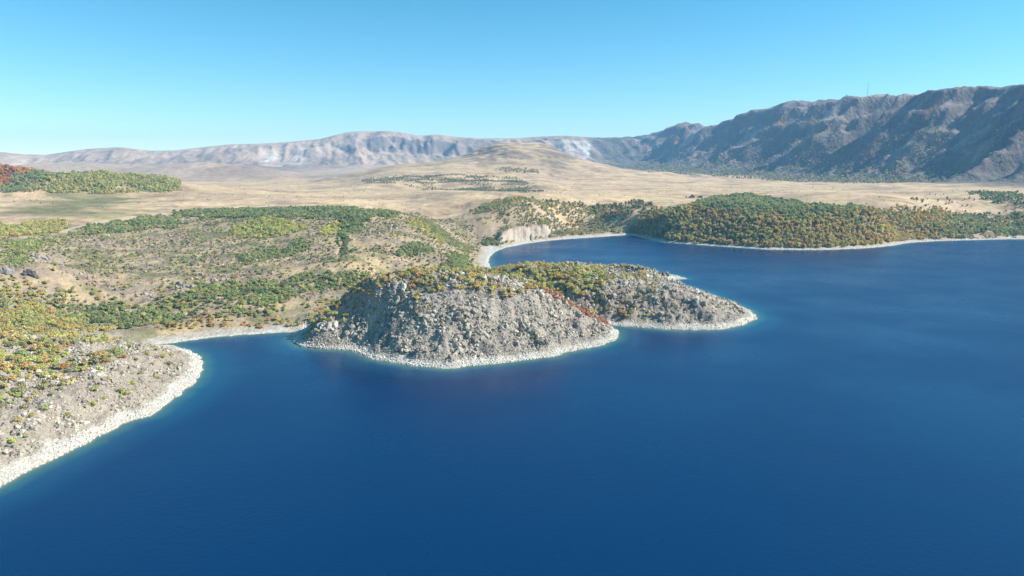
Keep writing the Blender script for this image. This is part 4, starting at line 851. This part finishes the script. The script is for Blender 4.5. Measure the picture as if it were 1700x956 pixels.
for nm, zs, kd, coll, lab, cat_ in (('headland_scrub', ('headland',), 'shrub', P_SHRUB, 'low autumn scrub filling the gaps on the near headland', 'scrub'), ('island_scrub', ('island', 'tongue'), 'shrub', P_SHRUB, 'small yellow and red scrub on the lava mound and tongue', 'scrub'),
        ('hillside_scrub', ('hillside', 'cove'), 'shrub', P_SHRUB, 'patchy green and olive scrub over the dry hillside', 'scrub'), ('bay_forest', ('forest', 'bluff'), 'tree', P_TREE, 'dense green and gold forest across the bay', 'forest'),
        ('ridge_forest', ('ridge',), 'tree', P_TREE, 'autumn woods on the left ridge', 'forest'), ('plain_scrub', ('plain',), 'tree', P_TREE, 'dark scattered scrub on the tan plain', 'scrub'), ('wall_scrub', ('apron', 'wall'), 'tree', P_TREE, 'dark speckled scrub along the foot of the caldera wall', 'scrub')):
    k = rest & np.isin(zone, zs)
    if not k.any(): continue
    n_k = int(k.sum()); rot = np.zeros((n_k, 3)); rot[:, 2] = prot[k]
    scatter_stuff(nm, np.stack([px[k], py[k], pz[k]], 1), rot, prad[k][:, None] * pst[k], ptint[k], pidx[k], coll, lab, cat_)

# ------------------------------------------------------------------ stones
STC = np.array([lin(178, 169, 153), lin(164, 155, 139), lin(136, 127, 117), lin(190, 182, 165), lin(172, 158, 140)])
def stones(piece, poly, n, rmin, rmax, power, name, seed, nparts=280, where=None, shade=(1, 1, 1)):
    r = np.random.default_rng(seed); (x0, y0), (x1, y1) = poly.min(0), poly.max(0)
    x = r.uniform(x0, x1, n * 6); y = r.uniform(y0, y1, n * 6); m = inside(poly, x, y) ; x, y = x[m], y[m]; z = height(x, y); s_ = sample(sd, x, y)
    m = (s_ > -1.5) & (z > -1.2)
    if where is not None: m &= where(x, y, z)
    x, y, z = x[m][:n], y[m][:n], z[m][:n]; n = len(x); s_ = sample(sd, x, y)
    rad = rmin + (rmax - rmin) * r.random(n) ** power
    rad = rad * (0.5 + 0.95 * sstep(-0.2, 0.4, fbm(x, y, 17, 3, seed))); rad = np.where(s_ < 9, np.minimum(rad, 0.55), rad)
    u, v = project(x, y, z + rad); ok = seen(x, y, z + rad) & (u > 0) & (u < 1700) & (v < 956)
    tint = STC[r.integers(0, 5, n)] * np.array(shade) * (1 + 0.4 * fbm(x, y, 22, 3, seed + 3))[:, None] * (0.8 + 0.4 * r.random((n, 1))); scl = rad[:, None] * (0.75 + 0.5 * r.random((n, 3))); rot = np.stack([r.uniform(-.5, .5, n), r.uniform(-.5, .5, n), r.uniform(0, 6.28, n)], 1); idx = r.integers(0, NST, n)
    pos = np.stack([x, y, z + 0.12 * rad], 1)
    big = np.where(ok)[0]; big = big[np.argsort(-(rad / np.hypot(x, y))[big])][:nparts]; isb = np.zeros(n, bool); isb[big] = True
    for k in big:
        o = bpy.data.objects.new('boulder', STONE[idx[k]]); COL.objects.link(o); o.parent = piece; o.location = pos[k]; o.rotation_euler = rot[k]; o.scale = scl[k]; o.color = (*tint[k], 1)
    scatter_stuff(name, pos[~isb], rot[~isb], scl[~isb], tint[~isb], idx[~isb], P_STONE, '', '', parent=piece)
stones(ISLAND, isle_poly, 30000, 0.28, 1.75, 2.5, 'rubble', 601)
stones(TONGUE, peni_poly, 22000, 0.32, 2.0, 2.5, 'rubble', 602)
stones(HEADLAND, head_poly, 26000, 0.2, 1.2, 2.4, 'rubble', 603, where=lambda x, y, z: np.hypot(x, y) < 470)
far_edge = np.vstack([crinkle(wshore(FAR[:13]), 1, 20, 9) + (0, -4), (crinkle(wshore(FAR[:13]), 1, 20, 9) + (0, 14))[::-1]])
stones(PIECES['wooded_shore'], far_edge, 1800, 0.5, 2.4, 2.5, 'shore_rubble', 604, 60)
hill_w = wpoly([(-60, 400), (100, 395), (300, 380), (560, 375), (700, 365), (790, 400), (780, 445), (640, 462), (480, 500), (280, 535), (100, 540), (-60, 540)])
stones(PIECES['hillside'], hill_w, 2600, 0.4, 2.0, 3.0, 'hillside_rubble', 605, 60, shade=(.92, .82, .70), where=lambda x, y, z: (sample(hill_blk, x, y) > 0.15) & (sample(sd, x, y) > 20))

# crags: outcrops of big blocks
def crag(u, v, w_, h_, n, colr, label, seed):
    x, y = ground(u, v); z = float(height(np.array([x]), np.array([y]))[0]); r = np.random.default_rng(seed)
    e = bpy.data.objects.new('rock_outcrop', None); COL.objects.link(e); e.location = (x, y, z); e['label'] = label; e['category'] = 'rock'; e['group'] = 'lava outcrops'
    for k in range(n):
        q = (r.random() - .5) * 2; dx = q * w_ * .5; dy = (r.random() - .5) * w_ * .5; zz = float(height(np.array([x + dx]), np.array([y + dy]))[0]) - z
        s = h_ * lerp(0.35, 0.75, r.random()) * (1 - 0.45 * abs(q))
        o = bpy.data.objects.new('boulder', STONE[int(r.integers(0, NST))]); COL.objects.link(o); o.parent = e
        o.location = (dx, dy, zz + 0.35 * s * r.random()); o.rotation_euler = (r.uniform(-.5, .5), r.uniform(-.5, .5), r.uniform(0, 6.28)); o.scale = (s * lerp(.5, .9, r.random()), s * lerp(.5, .9, r.random()), s * lerp(.8, 1.3, r.random()))
        o.color = (*(np.array(colr) * lerp(.8, 1.2, r.random())), 1)
G1, G2, G3 = lin(150, 144, 138), lin(100, 94, 90), lin(190, 182, 172)
crag(72, 432, 30, 7.5, 22, G1, 'jagged grey lava outcrop high on the left hillside, largest of its kind', 1)
crag(52, 455, 12, 5, 9, G2, 'dark split lava block below the largest left outcrop', 2)
crag(12, 452, 20, 6, 12, G1, 'grey lava outcrop cut by the left frame edge', 3)
crag(300, 476, 22, 5, 14, G1, 'pale grey crag above the bright green thicket on the hillside', 4)
crag(240, 492, 16, 4, 9, G1, 'low grey crag on the hillside left of the cove beach', 5)
crag(365, 466, 14, 4, 9, G1, 'small grey crag beside the lone golden bush on the hillside', 6)
crag(655, 374, 14, 3.5, 7, G3, 'whitish rock near the top of the hillside right of the gully', 7)
crag(1152, 328, 34, 9, 14, G2, 'dark lava outcrop on the plain just behind the green forest edge', 8)
crag(1055, 446, 16, 6, 14, G2, 'dark rocky knoll at the back of the lava tongue', 9)
crag(1100, 456, 12, 4, 8, G2, 'small dark rock on the pale spit of the lava tongue', 10)
crag(548, 540, 14, 6, 10, G3, 'pale knob at the left foot of the grey lava mound', 11)

# ------------------------------------------------------------------ mast on the crest of the wall
a_m = float(ray(1440, 160)[0]); fi = np.interp(a_m, TH, np.arange(len(TH))); colz = H[:, int(round(fi))]; sl_m = (colz - CAM_H) / RR; jm = int(np.argmax(np.where((RR > 3000) & (RR < 5200), sl_m, -9)))
mx_, my_, mz_ = RR[jm] * math.sin(a_m), RR[jm] * math.cos(a_m), float(colz[jm]) - 1
M_STEEL, n_, b_, _ = mat('painted_steel'); b_.inputs['Base Color'].default_value = (0.28, 0.27, 0.27, 1); b_.inputs['Metallic'].default_value = 0.3; b_.inputs['Roughness'].default_value = 0.5
e = bpy.data.objects.new('radio_mast', None); COL.objects.link(e); e.location = (mx_, my_, mz_); e['label'] = 'thin steel lattice radio mast on the crest of the dark mountain'; e['category'] = 'mast'
def beam(name, segs, rad, m, parent):
    V = []; F = []
    for p, q in segs:
        p = np.array(p, float); q = np.array(q, float); d = q - p; a = np.cross(d, (0.31, 0.9, 0.2)); a /= np.linalg.norm(a); b2 = np.cross(d, a); b2 /= np.linalg.norm(b2); i = len(V)
        for c0 in (p, q):
            for k in range(4): w_ = k * math.pi / 2; V.append(tuple(c0 + rad * (math.cos(w_) * a + math.sin(w_) * b2)))
        F += [(i + k, i + (k + 1) % 4, i + 4 + (k + 1) % 4, i + 4 + k) for k in range(4)] + [(i, i + 1, i + 2, i + 3), (i + 4, i + 7, i + 6, i + 5)]
    me = bpy.data.meshes.new(name); me.from_pydata(V, [], F); me.materials.append(m); o = bpy.data.objects.new(name, me); COL.objects.link(o); o.parent = parent; return o
MH = 66.0; cor = [(math.cos(t) , math.sin(t)) for t in (0.5, 2.6, 4.7)]
wid = lambda z: lerp(3.2, 0.9, z / MH)
for cx, cy in cor: beam('leg', [((cx * wid(0), cy * wid(0), 0), (cx * wid(MH), cy * wid(MH), MH))], 0.26, M_STEEL, e)
seg = []
for k in range(10):
    z0, z1 = MH * k / 10, MH * (k + 1) / 10
    for i in range(3):
        p, q = cor[i], cor[(i + 1) % 3]; seg.append(((p[0] * wid(z0), p[1] * wid(z0), z0), (q[0] * wid(z1), q[1] * wid(z1), z1)))
beam('bracing', seg, 0.16, M_STEEL, e)
beam('antenna', [((0, 0, MH - 2), (0, 0, MH + 9))], 0.25, M_STEEL, e)
